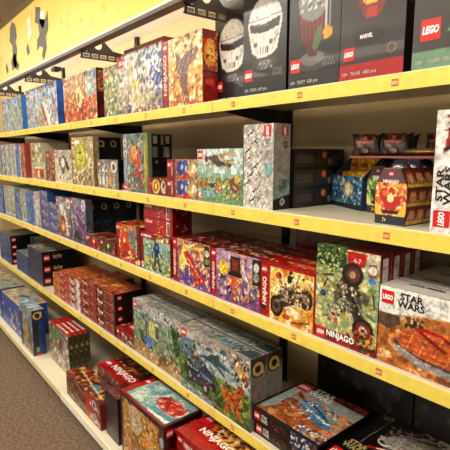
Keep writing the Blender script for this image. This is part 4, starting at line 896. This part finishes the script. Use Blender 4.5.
@kind('red_title_box')
def _():
    W, H, D = .35, .10, .18
    f = Art(W, H, .005, '#5c2018').splat(99, 30, ['#2c1a20', '#8c3c2c', '#3c2c40', '#a88468'], (.03, .07))
    t = Art(W, D, .005, '#a8201f').rect(0, .55, 1, 1, '#5c2c20').splat(991, 24, ['#a8643c', '#3c1c18', '#d8a068', '#28201c'], (.03, .07), (0, .55, 1, 1))
    return W, H, D, build_box(W, H, D, '#8c1a1c', {'front': f, 'top': t}, [('logo', 'top', .01, .03, .055), ('txt', 'series_title', 'NINJAGO', 'top', .09, .03, .33, .085, '#f0e8e0')])
@kind('dark_purple_box')
def _():
    W, H, D = .14, .24, .11
    f = Art(W, H, .005, '#30202c').splat(100, 30, ['#4c2c3c', '#1c141c', '#6c4440', '#3c3448'], (.05, .12))
    return W, H, D, build_box(W, H, D, '#2c1418', {'front': f, 'top': Art(W, .11, .01, '#5c2a20').splat(1001, 12, ['#8c4c38', '#301814'], (.06, .12))})
@kind('boat_big_box')
def _():
    W, H, D = .385, .315, .19
    f = Art(W, H, .003).mix('#b08030', '#b89458').splat(101, 70, ['#d8a848', '#8c5c24', '#e8c478', '#6c4020', '#c87830', '#b8a890'], (.02, .06), (.05, 0, 1, .95)).poly([(.2, .85), (.4, .95), (.55, .7), (.4, .5), (.24, .55)], '#c8b498').ell(.35, .35, .12, .14, '#a87838').ell(.66, .55, .15, .05, '#e0983c', 20).poly([(.55, .3), (.8, .4), (.9, .2), (.7, .05), (.55, .1)], '#80501c').splat(1011, 36, ['#2c2018', '#f0d8a0', '#8c3c1c', '#d8d0c0'], (.012, .03), (.1, .0, .95, .8)).rect(0, 0, .05, 1, '#3c1418').rect(0, .93, 1, 1, '#4c1a1c').rect(.9, .0, 1, .93, '#5c4838').ell(.95, .75, .04, .06, '#a8b0b0').ell(.95, .6, .04, .06, '#98886c').ell(.95, .45, .04, .06, '#7c8c6c')
    t = Art(W, D, .0028).mix('#8cb0ac', '#a8bcb4').rect(0, 0, 1, .22, '#9cb4b0').splat(1012, 30, ['#b8ccc4', '#8cb0b0', '#c4d0c8', '#7ca4a8'], (.03, .09), (.03, .05, 1, .9), 3)
    t.poly([(.45, .55), (.55, .75), (.78, .8), (.95, .6), (.9, .35), (.7, .3), (.52, .4)], '#b83430').splat(1013, 26, ['#d85048', '#8c1c20', '#a8403c', '#e8a090'], (.015, .04), (.48, .35, .92, .8)).poly([(.55, .28), (.9, .32), (1, .5), (1, .22), (.6, .12)], '#5c98a8').rect(.02, .0, 1, .06, '#981c1e').rect(0, 0, .10, 1, '#ac1e1e').line(.6, .1, .96, .14, .03, '#ece4d4').rect(.96, 0, 1, 1, '#4c1614')
    s = Art(D, H, .004, '#481418').rect(0, .0, 1, .66, '#8c1a1c').splat(1014, 14, ['#6c1416', '#a8302c', '#301012'], (.06, .15), (0, 0, 1, .6))
    return W, H, D, build_box(W, H, D, '#6c1618', {'front': f, 'top': t, 'right': s}, [('logo', 'top', .006, .12, .034), ('logo', 'right', .01, .262, .034), ('txt', 'side_title', 'NINJAGO', 'right', .05, .27, .16, .292, '#a89890'), ('txt', 'age_mark', '9+', 'top', .055, .15, .075, .165, '#405858')])
@kind('amber_title_box')
def _():
    W, H, D = .40, .075, .26
    t = Art(W, D, .0035, '#b02020').rect(.34, .35, 1, 1, '#e0b060').poly([(0, .62), (.42, .62), (.5, .3), (1, .22), (1, 1), (0, 1)], '#dca858').splat(102, 60, ['#f0d890', '#c87c34', '#8c4c24', '#e8c070', '#5c3020'], (.02, .06), (.2, .4, 1, 1)).rect(0, 0, .06, 1, '#b02020').splat(1021, 16, ['#402820', '#8c6c50', '#f4e8c0'], (.015, .04), (.3, .4, .95, .9))
    f = Art(W, H, .004, '#a41c1e').splat(1022, 14, ['#d89870', '#5c1416', '#e8c8a0'], (.02, .05), (.4, .1, .9, .8))
    s = Art(D, H, .008, '#8c181a')
    return W, H, D, build_box(W, H, D, '#a01a1c', {'top': t, 'front': f, 'right': s}, [('logo', 'top', .014, .125, .042), ('txt', 'series_title', 'NINJAGO', 'top', .065, .055, .255, .098, '#f4ece4'), ('logo', 'front', .012, .03, .03), ('txt', 'front_title', 'NINJAGO', 'front', .055, .02, .15, .05, '#f0e0d8')])

# =============================================================== stock on the shelves
Y = 1.015
# top shelf
place('city_wide', -4.235, Y, Z1, 'pale blue town-scene box on the top shelf at the far left edge')
place('city_big', -3.545, Y, Z1, 'widest pale blue town-scene box on the top shelf, blue side showing')
place('red_battle', -2.785, Y, Z1, 'red and orange battle-scene box on the top shelf, right of the blue boxes')
place('green_gold_box', -2.262, Y+.02, Z1, 'narrow yellow-green box on the top shelf, right of the orange battle box')
place('gold_robot_box', -2.056, Y, Z1, 'silver and gold robot box under a dark red box on the top shelf')
place('flat_red_lid', -2.045, Y+.03, Z1+.2705, 'dark red flat box lying on top of the silver and gold robot box')
place('gold_dragon_box', -1.650, Y, Z1, 'golden dragon box with red spine on the top shelf, beside the black boxes', rz=0)
place('helmet_black', -1.397, 1.092, Z1, 'black box with white helmet, the leftmost and set farther back', 'black boxes with a white helmet', rz=0)
place('helmet_black', -1.150, Y, Z1, 'black box with white helmet, the larger-looking one flush with the shelf edge', 'black boxes with a white helmet', rz=0)
place('red_drum_black', -.949, Y, Z1, 'black box showing a dark red drum shape with green and yellow bits', rz=0)
place('gold_mask_black', -.767, Y, Z1, 'black box with gold and red mask shape and red bottom band', rz=0)
place('flower_black', -.566, Y, Z1, 'black box with peach flowers and a green bottom band', rz=0)

# second shelf
for k, x0, dy, lab in (('slim_grey_blue', -4.58, 0, 'slim grey-blue box on the second shelf cut by the left picture edge'),
                   ('slim_teal', -4.412, 0, 'slim blue-edged box, first whole one from the left on the second shelf'),
                   ('slim_grey_blue', -4.238, 0, 'slim grey-blue box, second whole one from the left on the second shelf'),
                   ('slim_narrow', -4.072, 0, 'very slim pale box just left of the plain blue one'),
                   ('slim_blue', -3.953, 0, 'slim plain blue box near the left end of the second shelf'),
                   ('slim_red', -3.811, 0, 'slim red-brown box with white edge on the second shelf'),
                   ('slim_cream', -3.655, .036, 'cream box standing behind the little orange cafe box')):
    place(k, x0, Y+dy, Z2, lab, rz=0)
place('cafe_box', -3.490, Y-.003, Z2, 'small low box with an orange cafe front on the second shelf', rz=0)
place('slim_brown', -3.18, Y, Z2, 'short brown box left of the grey walker box on the second shelf', rz=0)
place('grey_walker_box', -3.012, Y, Z2, 'whitish box with grey walking machine, left of the green ball box', rz=0)
place('green_ball_box', -2.703, Y, Z2, 'sand-coloured box with a yellow-green ball on the second shelf', rz=0)
place('dark_castle_box', -2.70, 1.052, Z2, 'black box end with round gold mark, left one beside the green ball box', rz=0)
place('dark_castle_box', -2.70, 1.125, Z2, 'black box end with round gold mark, right one beside the green ball box', rz=0)
place('figure_squad_box', -2.338, Y, Z2, 'low box with a row of small white figures in front of two black boxes')
place('fantasy_tall_box', -2.026, Y, Z2, 'tall orange and teal creature box with round badges on its spine')
place('dark_label_box', -2.08, 1.077, Z2, 'tall black box end with barcode labels, left one of the pair', rz=0)
place('dark_label_box', -2.08, 1.145, Z2, 'tall black box end with barcode labels, right one of the pair', rz=0)
place('red_pair_box', -1.632, Y, Z2, 'small red box with two blue figures, lower of two', 'small red boxes left of the plane box')
place('red_pair_box', -1.630, Y, Z2+.079, 'small red box with two blue figures, upper of two', 'small red boxes left of the plane box')
place('gold_ring_box', -1.800, Y, Z2, 'small dark red box with a golden ring below the black barcode boxes')
place('plane_box', -1.412, Y, Z2, 'landscape box with propeller plane over green field on the second shelf', rz=0)
place('trooper_tall_box', -1.146, Y, Z2, 'tall narrow grey-white box of small armoured figures standing by the post', rz=0)
for k in range(3):
    place('dark_back_box', -1.190, 1.06+.045, Z2+k*.065, ['brown-black box with orange sticker, bottom of the stack of three', 'brown-black box with orange sticker, middle of the stack of three', 'brown-black box with orange sticker, top of the stack of three'][k], 'stack of dark boxes with orange stickers', rz=0)
place('white_spine_box', -.497, Y, Z2, 'white-spined box with sideways black lettering at the right edge of the second shelf', rz=0)

# blue counter display with yellow packets
def tray():
    W, H1, H2, D, t = .20, .105, .19, .09, .003
    root = link('display_tray', None)
    f = Art(W, H1, .0028, '#2c6c9c').splat(110, 60, ['#4c98bc', '#1c3c5c', '#e8d8a8', '#c8c048', '#3c5c3c', '#88b8c8'], (.02, .055)).ell(.55, .6, .16, .12, '#c8b88c').ell(.55, .6, .08, .08, '#f0e8d0').rect(0, 0, 1, .14, '#182c44')
    link('tray_front', box_mesh('tf', -W/2, W/2, -D/2, -D/2+t, 0, H1), card('#1c3450'), root)
    link('front_picture', f.mesh('front', W, H1, D), None, root)
    link('tray_back', box_mesh('tb', -W/2, W/2, D/2-t, D/2, 0, H2), card('#3c2a22'), root)
    link('tray_floor', box_mesh('tfl', -W/2, W/2, -D/2+t, D/2-t, 0, t), card('#1c3450'), root)
    for sx in (-1, 1):
        bm = bmesh.new(); x0 = sx*W/2; x1 = sx*(W/2-t)
        pts = [(-D/2+t, 0), (D/2-t, 0), (D/2-t, H2), (-D/2+t, H1)]
        a = [bm.verts.new((x0, y, z)) for y, z in pts]; b = [bm.verts.new((x1, y, z)) for y, z in pts]
        bm.faces.new(a); bm.faces.new(b[::-1])
        for q in range(4): bm.faces.new((a[q], b[q], b[(q+1) % 4], a[(q+1) % 4]))
        link('tray_side', bm_mesh(bm, 'ts'), card('#2c3448'), root)
    link('header_stripe', box_mesh('hs', -W/2+.004, W/2-.004, D/2-t-.001, D/2-t-.0003, H2-.05, H2-.01), ink('#b0601c'), root)
    tag(root, 'blue open counter tray of yellow packets beside the dark stack', 'display tray')
    return root
tr = tray(); TRX, TRY, TRR = -.885, 1.298, -26
tr.location = (TRX, TRY, Z2); tr.rotation_euler = (0, 0, R(TRR))
M = Matrix.Translation((TRX, TRY, Z2)) @ Matrix.Rotation(R(TRR), 4, 'Z')
def packet():
    W, H, D = .060, .11, .014
    f = Art(W, H, .003, '#e8a828').splat(111, 16, ['#f4c84c', '#c87c1c', '#e8d070'], (.06, .14)).rect(.1, .62, .9, .66, '#8c4c18').rect(.15, .72, .85, .86, '#c85c20').poly([(.3, .1), (.45, .55), (.7, .5), (.65, .1)], '#3c4c6c').ell(.5, .42, .1, .1, '#f0e4c0')
    return build_box(W, H, D, '#e0981c', {'front': f, 'top': Art(W, D, .008, '#e8b848')})
p0 = packet()
n = 0
for row in range(2):
    for c in range(3):
        p = p0 if n == 0 else copy_tree(p0); n += 1
        p.name = 'card_packet' if n == 1 else p.name
        p.matrix_world = M @ Matrix.Translation((-.064+c*.064, -.020+row*.034, .010+row*.044)) @ Matrix.Rotation(R(-9), 4, 'X')
        p['label'] = f"yellow card packet in the blue tray, {['front', 'back'][row]} row, {['left', 'middle', 'right'][c]}"; p['category'] = 'card packet'; p['group'] = 'yellow packets in the blue counter tray'

# egg-shaped spinner displays: hexagonal front panels, long printed sides, glossy black capsules on top
def hex_display(cols, base, seed, sidecols, D=.17, ncap=3):
    W, H = .092, .142
    out = [(-W*.46, 0), (W*.46, 0), (W*.5, H*.42), (W*.5, H*.68), (W*.27, H), (-W*.27, H), (-W*.5, H*.68), (-W*.5, H*.42)]
    root = link('spinner_display', poly_prism('hexcarton', out, -D/2, D/2), card(base))
    res = .0022; nx = int(W/res); ny = int(H/res)
    f = Art(W, H, res, cols[0]).splat(seed, 60, cols, (.04, .1), (0, .1, 1, .8)).poly([(.5, .68), (.62, .5), (.9, .55), (.7, .35), (.62, .2), (.5, .3), (.38, .2), (.3, .35), (.1, .55), (.38, .5)], cols[1]).ell(.5, .48, .10, .13, cols[2]).rect(0, 0, 1, .17, '#242a34').rect(.2, .2, .8, .25, '#2c1c18').poly([(0, .74), (1, .74), (.8, 1), (.2, 1)], '#5c4044').poly([(0,.17),(.0,.45),(.3,.17)],cols[3]).poly([(1,.17),(1,.45),(.7,.17)],cols[3])
    # clip the picture to the hexagon
    me = bpy.data.meshes.new('pic'); U = f.U*W-W/2; V = f.V*H
    inside = np.abs(U) <= np.where(V < .42*H, W*(.46+.04*V/(.42*H)), np.where(V > .68*H, W*(.5-.23*(V-.68*H)/(.32*H)), W*.5))*.995
    idx = {}; P = []; C = []; F = []
    for j in range(f.ny-1):
        for i in range(f.nx-1):
            q = [(j, i), (j, i+1), (j+1, i+1), (j+1, i)]
            if all(inside[a] for a in q):
                ff = []
                for a in q:
                    if a not in idx: idx[a] = len(P); P.append((U[a], -D/2-.0006, V[a])); C.append((*f.C[a], 1))
                    ff.append(idx[a])
                F.append(ff)
    me.from_pydata(P, [], F); at = me.color_attributes.new('Col', 'FLOAT_COLOR', 'POINT'); at.data.foreach_set('color', np.array(C, np.float32).ravel()); me.materials.append(PRINT)
    link('front_picture', me, None, root)
    dims = (W, H, D)
    b = link('logo_badge', patch_mesh('front', dims, W*.43, H*.86, W*.57, H*.94), ink('#d01414'), root)
    link('logo_letters', text_mesh('LEGO', 'front', dims, W*.44, H*.88, W*.56, H*.92, bold=.05), ink('#ffffff'), b)
    link('series_title', text_mesh('NINJAGO', 'front', dims, W*.26, H*.72, W*.74, H*.80, bold=.04), ink('#efe6e0'), root)
    link('age_mark', text_mesh('7+', 'front', dims, W*.28, H*.04, W*.40, H*.12, bold=.03), ink('#d8c85c'), root)
    # side rows of small eggs
    for k, (z0, z1) in enumerate(((0.004, .046), (.049, .093), (.096, .138))):
        s = Art(D, z1-z0, .003, sidecols[0]); r = random.Random(seed+k)
        for q in range(4):
            u = .14+q*.24
            s.poly([(u-.11, 0), (u-.08, .6), (u, .95), (u+.08, .6), (u+.11, 0)], sidecols[1]).ell(u, .5, .05, .07, sidecols[2]).line(u-.1, .1, u-.05, .8, .02, sidecols[3]).line(u+.1, .1, u+.05, .8, .02, sidecols[3])
        s.rect(0, 0, 1, .18, sidecols[3])
        me = s.mesh('right', W, H, D)
        n_ = len(me.vertices); co = np.empty(n_*3, np.float32); me.vertices.foreach_get('co', co); co = co.reshape(-1, 3)
        z = co[:, 2]+z0; zf = z/H
        half = np.where(zf < .42, W*(.46+.04*zf/.42), np.where(zf > .68, W*(.5-.23*(zf-.68)/.32), W*.5))
        co[:, 0] = half+.0008; co[:, 2] = z; me.vertices.foreach_set('co', co.ravel()); me.update()
        link('side_panel', me, None, root)
    bm = bmesh.new()
    bmesh.ops.create_uvsphere(bm, u_segments=20, v_segments=12, radius=1)
    bmesh.ops.scale(bm, verts=bm.verts, vec=(.026, .026, .030))
    cap = bm_mesh(bm, 'capsule', True)
    for q in range(ncap):
        link('capsule', cap, mat('capsule_black', '#1c2630', .12, coat=1.0), root, (0, -D/2+.037+q*.056, H-.008))
    return root
hr = hex_display(['#d86a2c', '#b82820', '#f4dc9c', '#f0b83c', '#e8d8b0'], '#30242c', 120, ['#7c2420', '#a83430', '#c8a088', '#c8b04c'])
hr.location = (-.605, 1.030+.086, Z2); hr.rotation_euler = (0, 0, R(-3)); tag(hr, 'red and orange six-sided spinner display with rows of red capsules', 'spinner display', 'six-sided spinner displays')
hg = hex_display(['#5c8c34', '#2c3c1c', '#c8d890', '#d8d08c', '#88b048'], '#2c3428', 140, ['#3c4c2c', '#5c7c38', '#a8b878', '#98a04c'], D=.115, ncap=2)
hg.location = (-.738, 1.255, Z2); hg.rotation_euler = (0, 0, R(-15)); tag(hg, 'green six-sided spinner display left of the red one', 'spinner display', 'six-sided spinner displays')
# loose lid lying across the capsules, then foil bags
lid = link('cardboard_lid', box_mesh('lid', -.14, .14, -.075, .075, 0, .006, bev=.001), card('#5c2a28'), None, (-.665, 1.205, Z2+.1655))
tag(lid, 'flat dark red cardboard lid lying over the spinner displays', 'cardboard lid')
link('lid_edge', box_mesh('le', -.14, .14, -.0762, -.0754, 0, .0058), ink('#8c4c44'), lid)
def foil():
    W, H = .095, .066
    bm = bmesh.new(); nx, ny = 22, 16; g = {}
    for sgn in (1, -1):
        for i in range(nx+1):
            for j in range(ny+1):
                u = i/nx*2-1; v = j/ny*2-1
                pinch = 1-.18*(1-abs(u))*abs(v)**2
                b = max(0, (1-abs(u)**3)*(1-abs(v)**3))**.6*.016*(1+.12*math.sin(9*u+3*v))
                g[(sgn, i, j)] = bm.verts.new((u*W/2*(1-.16*math.cos(v*1.5)*abs(u)**2), -sgn*b, (v*.5+.5)*H*pinch+.002*math.sin(7*u)))
        for i in range(nx):
            for j in range(ny):
                bm.faces.new([g[(sgn, i, j)], g[(sgn, i+1, j)], g[(sgn, i+1, j+1)], g[(sgn, i, j+1)]])
    bmesh.ops.remove_doubles(bm, verts=bm.verts, dist=1e-5)
    root = link('foil_bag', bm_mesh(bm, 'foil', True), mat('foil_black', '#1d1718', .28, coat=.4))
    f = Art(W*.62, H*.86, .003, '#5c2c28').splat(150, 14, ['#7c3c34', '#3c1c1c', '#8c5040'], (.08, .16)).rect(.2, .0, .8, .28, '#3c3430').ell(.5, .14, .14, .1, '#8c7c60')
    me = f.mesh('front', W*.62, H, 0); n_ = len(me.vertices); co = np.empty(n_*3, np.float32); me.vertices.foreach_get('co', co); co = co.reshape(-1, 3)
    u = co[:, 0]/(W/2); v = (co[:, 2]+.004)/H*2-1
    co[:, 1] = -(np.clip((1-np.abs(u)**3)*(1-np.abs(v)**3), 0, 1)**.6*.016*(1+.12*np.sin(9*u+3*v)))-.0012; co[:, 2] += .004
    me.vertices.foreach_set('co', co.ravel()); me.update(); link('front_picture', me, None, root)
    V, F = text_outline('NINJAGO', bold=.03); t = bpy.data.meshes.new('t')
    t.from_pydata([(-.024+a*.048, -.0195, .030+b*.010) for a, b in V], [], F); link('series_title', t, ink('#d86c5c'), root)
    bb = link('logo_badge', box_mesh('lb', -.005, .005, -.0192, -.0188, .044, .053), ink('#d82c1c'), root)
    return root
f0 = foil()
for i, (x, y, rz, tilt, lab) in enumerate(((-.775, 1.165, 14, -8, 'dark foil bag with red-brown picture, front left one on the cardboard lid'),
                                            (-.69, 1.175, 6, -12, 'dark foil bag right of the picture-front bag on the lid'),
                                            (-.590, 1.225, 0, -18, 'dark foil bag at the right end of the lid'),
                                            (-.70, 1.23, 8, -14, 'dark foil bag at the back of the lid'))):
    b = f0 if i == 0 else copy_tree(f0)
    b.location = (x, y, Z2+.1720); b.rotation_euler = (R(tilt), 0, R(rz)); tag(b, lab, 'foil bag', 'dark foil bags on the cardboard lid')
gb = link('foil_bag', None, None, None, (-.60, 1.165, Z2+.1720)); gb.rotation_euler = (0, 0, R(-10))
bm = bmesh.new(); bmesh.ops.create_uvsphere(bm, u_segments=18, v_segments=10, radius=1); bmesh.ops.scale(bm, verts=bm.verts, vec=(.06, .035, .010)); bmesh.ops.translate(bm, verts=bm.verts, vec=(0, 0, .010))
link('wrapper', bm_mesh(bm, 'w', True), mat('foil_gold', '#8c6a34', .3, .6, noise=.5, nscale=60), gb); tag(gb, 'gold foil bag lying flat near the right end of the lid', 'foil bag')

# third shelf
for k, x0, lab in (('tower_blue', -4.60, 'plain blue box cut by the left picture edge on the third shelf'), ('tower_pale', -4.412, 'pale grey box with blue edge, first whole one on the third shelf'), ('tower_green', -4.230, 'pale green-grey box, second whole one on the third shelf'),
                   ('tower_blue', -4.053, 'plain short blue box between two pale boxes on the third shelf'), ('tower_pale', -3.868, 'pale grey box with blue edge left of the wide blue box'),
                   ('tower_blue_wide', -3.762, 'wide plain blue box near the far end of the third shelf'), ('tower_white', -3.552, 'whitish box right of the wide blue box on the third shelf')):
    if x0 == -3.868: x0 = -3.90
    place(k, x0 if k != 'tower_blue_wide' else -3.726, Y, Z3, lab, 'slim boxes at the far end of the third shelf') if k != 'tower_white' else place(k, -3.522, Y, Z3, lab, 'slim boxes at the far end of the third shelf')
for c, x0 in enumerate((-3.378, -3.204)):
    for k in range(4 if c == 0 else 3):
        place('small_blue_pack' , x0, Y, Z3+k*.0705, f"small blue box, {['bottom', 'second from bottom', 'third from bottom', 'topmost'][k] if c == 0 else ['bottom', 'middle', 'topmost'][k]} in the {['farther', 'nearer'][c]} pile beside the white beast box", 'small blue boxes piled on the third shelf')
place('white_beast_box', -3.03, Y, Z3, 'grey box with white armoured creature and orange glow on the third shelf')
place('purple_crystal_box', -2.771, Y, Z3, 'grey box with a big purple shape on the third shelf')
for k in range(4):
    place('night_blue_box', -2.88, 1.059+k*.0832, Z3, ['midnight blue box end with round gold mark, leftmost and nearest the purple-shape box', 'midnight blue box end with round gold mark, second from the purple-shape box', 'midnight blue box end with round gold mark, third from the purple-shape box', 'midnight blue box end with round gold mark, deepest against the back'][k], rz=0)
place('red_racer_pack', -2.528, Y, Z3, 'small low red vehicle box, right of the purple-shape box')
place('green_racer_pack', -2.338, Y, Z3, 'small low green vehicle box on the third shelf, left of the red creature box')
def row_back(kindname, x0, y0, z0, n, step, what, group):
    for k in range(n):
        place(kindname, x0, y0+step*k, z0, what.format(['first', 'second', 'third', 'fourth', 'fifth'][k]), group, rz=0)
place('red_monster_box', -2.137, Y, Z3, 'red and orange creature box on the third shelf')
row_back('red_monster_box', -2.137, Y+.062, Z3, 2, .062, 'red box top showing {} behind the red and orange creature box', 'red creature boxes behind the front one')
place('blue_robot_box', -1.876, Y, Z3, 'green landscape box with a dark blue robot on the third shelf')
place('blue_robot_box', -1.876, Y+.072, Z3, 'red-topped box directly behind the dark blue robot box')
for k in range(2):
    place('red_stack_box', -1.868, 1.032, Z3+.1755+k*.071, ['red flat box with white barcode lying on the robot boxes', 'red flat box with white barcode, uppermost right under the second shelf'][k], rz=0)
place('purple_speeder_box', -1.562-.035, Y, Z3, 'violet and gold box with a red speeder shape on the third shelf')
row_back('purple_speeder_box', -1.597, Y+.064, Z3, 3, .064, 'dark red-topped box, {} one behind the red speeder box', 'boxes behind the red speeder box')
place('hover_arcade_box', -1.328, Y, Z3, 'violet crowded box with a tall brown tower on the third shelf', rz=0)
row_back('hover_arcade_box', -1.328, Y+.064, Z3, 3, .064, 'dark red-topped box, {} one behind the brown tower box', 'boxes behind the brown tower box')
place('yellow_bike_box', -1.056, Y, Z3, 'yellow box with a long dark motorbike and red spine', rz=0)
row_back('yellow_bike_box', -1.056, Y+.064, Z3, 3, .064, 'red-topped box, {} one behind the yellow motorbike box', 'boxes behind the yellow motorbike box')
place('green_mech_box', -.822, Y, Z3, 'tall pale green box with dark machine on wheels and red bottom band', rz=0)
row_back('green_mech_box', -.822, Y+.054, Z3, 3, .054, 'red-sided barcode box, {} one behind the tall pale green box', 'boxes behind the tall pale green box')
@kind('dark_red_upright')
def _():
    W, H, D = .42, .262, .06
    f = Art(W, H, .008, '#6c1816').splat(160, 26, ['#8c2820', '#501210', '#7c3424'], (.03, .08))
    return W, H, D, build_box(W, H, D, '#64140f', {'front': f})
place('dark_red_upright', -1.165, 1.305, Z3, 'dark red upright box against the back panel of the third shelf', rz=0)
place('dark_shade_box', -.60, 1.366, Z3, 'added dark box standing for shade behind the white-topped boxes', rz=0)  # dark boxes added to darken the back of the third shelf
place('dark_shade_box', -.195, 1.366, Z3, 'added dark box standing for shade at the right edge, behind the white-topped boxes', rz=0)
place('hover_craft_box', -.614, Y, Z3, 'white-topped box with an orange hover boat, front one', rz=0)
row_back('hover_craft_box', -.614, Y+.080, Z3, 3, .080, 'white box top with black lettering, {} one behind the hover boat box', 'boxes behind the hover boat box')

# fourth shelf
Y4 = 1.015
for k in range(4):
    place('blue_flat_box', -4.70, Y4, Z4+k*.0665, f"blue flat box at the left picture edge of the fourth shelf, {['bottom', 'second from bottom', 'second from top', 'topmost'][k]}", 'blue flat boxes at the far end of the fourth shelf')
for k in range(3):
    place('wizard_flat_box', -3.775, Y4, Z4+k*.0888, ['dark box with gold lettering, bottom of its pile', 'dark box with gold lettering, middle of its pile', 'dark box with gold lettering, top of its pile'][k], rz=0)
for k in range(3):
    place('blue_small_box', -4.13, Y4, Z4+k*.0555, ['small blue box, lowest one left of the gold-lettered pile', 'small blue box, middle one left of the gold-lettered pile', 'small blue box, topmost one left of the gold-lettered pile'][k], rz=0)
for k in range(3):
    place('wizard_flat_box', -4.155, 1.145, Z4+k*.0888, ['dark flat box, bottom of the pile behind the small blue boxes', 'dark flat box, middle of the pile behind the small blue boxes', 'dark flat box, top of the pile behind the small blue boxes'][k], rz=0)
cubes = [('amber_cube', -3.182, 3, .0555), ('crimson_cube', -3.032, 4, .0525), ('white_red_cube', -2.868, 4, .0525), ('maroon_cube', -2.643, 4, .0605), ('dragon_cube', -2.423, 4, .0605)]
ORD = {3: ['bottom', 'middle', 'topmost'], 4: ['bottom', 'second from bottom', 'third from bottom', 'topmost']}
NM = {'amber_cube': 'amber and orange', 'crimson_cube': 'crimson', 'white_red_cube': 'red and white', 'maroon_cube': 'maroon', 'dragon_cube': 'dark-sided maroon'}
for kn, x0, nn, st in cubes:
    for k in range(nn):
        place(kn, x0, Y4, Z4+k*st, f"small {NM[kn]} box, {ORD[nn][k]} of its pile on the fourth shelf", 'piles of small red boxes on the fourth shelf')
    for k in range(nn):
        Dk = DIM[kn][2]
        if Dk < .15: place(kn, x0, Y4+Dk+.003, Z4+k*st, f"small {NM[kn]} box, {ORD[nn][k]} of the rear {NM[kn]} pile", 'piles of small red boxes on the fourth shelf')
place('small_red_pack', -2.178, Y4, Z4, 'small low red box with white lettering right of the dark-sided pile')
place('small_red_pack', -2.178, Y4+.135, Z4, 'small low red box behind the one right of the dark-sided pile')
place('dino_lab_box', -1.978, Y4, Z4, 'grey-topped box with a jungle building, blue pool and dinosaurs', rz=0)
place('dino_lab_box', -1.978, Y4+.0815, Z4, 'grey-topped box directly behind the jungle building box', rz=0)
place('dino_jeep_box', -1.536, Y4-.01, Z4, 'grey-topped box with a blue off-road car and orange dinosaur', rz=0)
place('dino_jeep_box', -1.536, Y4+.0715, Z4, 'grey-topped box directly behind the off-road car box', rz=0)
place('desert_ship_box', -1.088, 1.022, Z4, 'black-edged flat box under the desert ship box', 'flat black-edged boxes beside the dinosaur box', rz=0)
place('desert_ship_box', -1.090, 1.014, Z4+.0535, 'black-edged flat box with a blue ship over orange desert, uppermost', 'flat black-edged boxes beside the dinosaur box', rz=0)
place('dark_shade_box', -1.085, 1.3665, Z4, 'dark box directly behind the desert ship box, enlarged to stand for shade', rz=0)  # dark pile widened into a row that darkens the shelf back
place('dark_shade_box', -.675, 1.365-.0, Z4, 'added dark box standing for shade behind the spacecraft box', rz=0)
place('dark_shade_box', -.26, 1.365, Z4, 'added dark box standing for shade at the right edge, behind the spacecraft box', rz=0)
place('starfighter_flat_box', -.786, 1.022, Z4, 'black flat box with a white and grey two-engined spacecraft', rz=0)

# base shelf
place('base_blue_box', -4.07, .86, Z5, 'blue box with cream top at the far end of the base shelf')
place('base_blue_box', -4.68, .86, Z5, 'blue box beyond the left picture edge of the base shelf')
place('castle_tall_box', -3.45, .842, Z5, 'tall dark blue box with round gold mark on the base shelf', rz=0)
for k in range(4):
    place('pale_dragon_box', -3.055, .928+k*.035, Z5, ['pale dragon picture box with red top, front one of four', 'red-topped box, second of the four in the row on the base shelf', 'red-topped box, third of the four in the row on the base shelf', 'red-topped box, rearmost of the four in the row on the base shelf'][k], 'row of four red-topped boxes on the base shelf', rz=0)
place('dark_shade_box', -2.87, 1.3665, Z5, 'added dark box standing for shade behind the red-topped row on the base shelf', rz=0)  # dark boxes added so the gap above the base shelf looks shaded
place('dark_shade_box', -3.29, 1.3665, Z5, 'added dark box standing for shade behind the tall dark blue box', rz=0)
for k in range(2):
    place('lava_flat_box', -2.51, .842, Z5+k*.0725, ['flat dark orange and red box, lower one at the front of the base shelf', 'flat dark orange and red box, upper one at the front of the base shelf'][k], 'two flat orange and red boxes on the base shelf', rz=0)
for k in range(2):
    place('red_title_box', -2.372, .975, Z5+k*.1005, ['red flat box under the one with large white title, behind the orange flat boxes', 'red flat box with large white title behind the orange flat boxes'][k], rz=0)
for k in range(3):
    place('red_title_box', -2.45, 1.16, Z5+k*.1005, ['bottom red box of the rear pile behind the titled box', 'middle red box of the rear pile behind the titled box', 'topmost red box of the rear pile, in shade under the fourth shelf'][k], rz=0)
place('dark_purple_box', -2.01, .86, Z5, 'dark violet box between the flat orange boxes and the boat box')
place('boat_big_box', -1.826, .857, Z5, 'big box with gold front and a red boat on its pale blue top', rz=0)
place('amber_title_box', -1.415, .90, Z5+.0, 'red flat box under the amber and red titled box', rz=0)
for k in range(1, 4):
    place('amber_title_box', -1.415, .90, Z5+k*.0765, ['', 'second red flat box up in the pile by the boat box', 'third red flat box up in the pile by the boat box', 'red box with white title and amber picture, topmost by the boat box'][k], 'pile of red flat boxes by the boat box', rz=0)
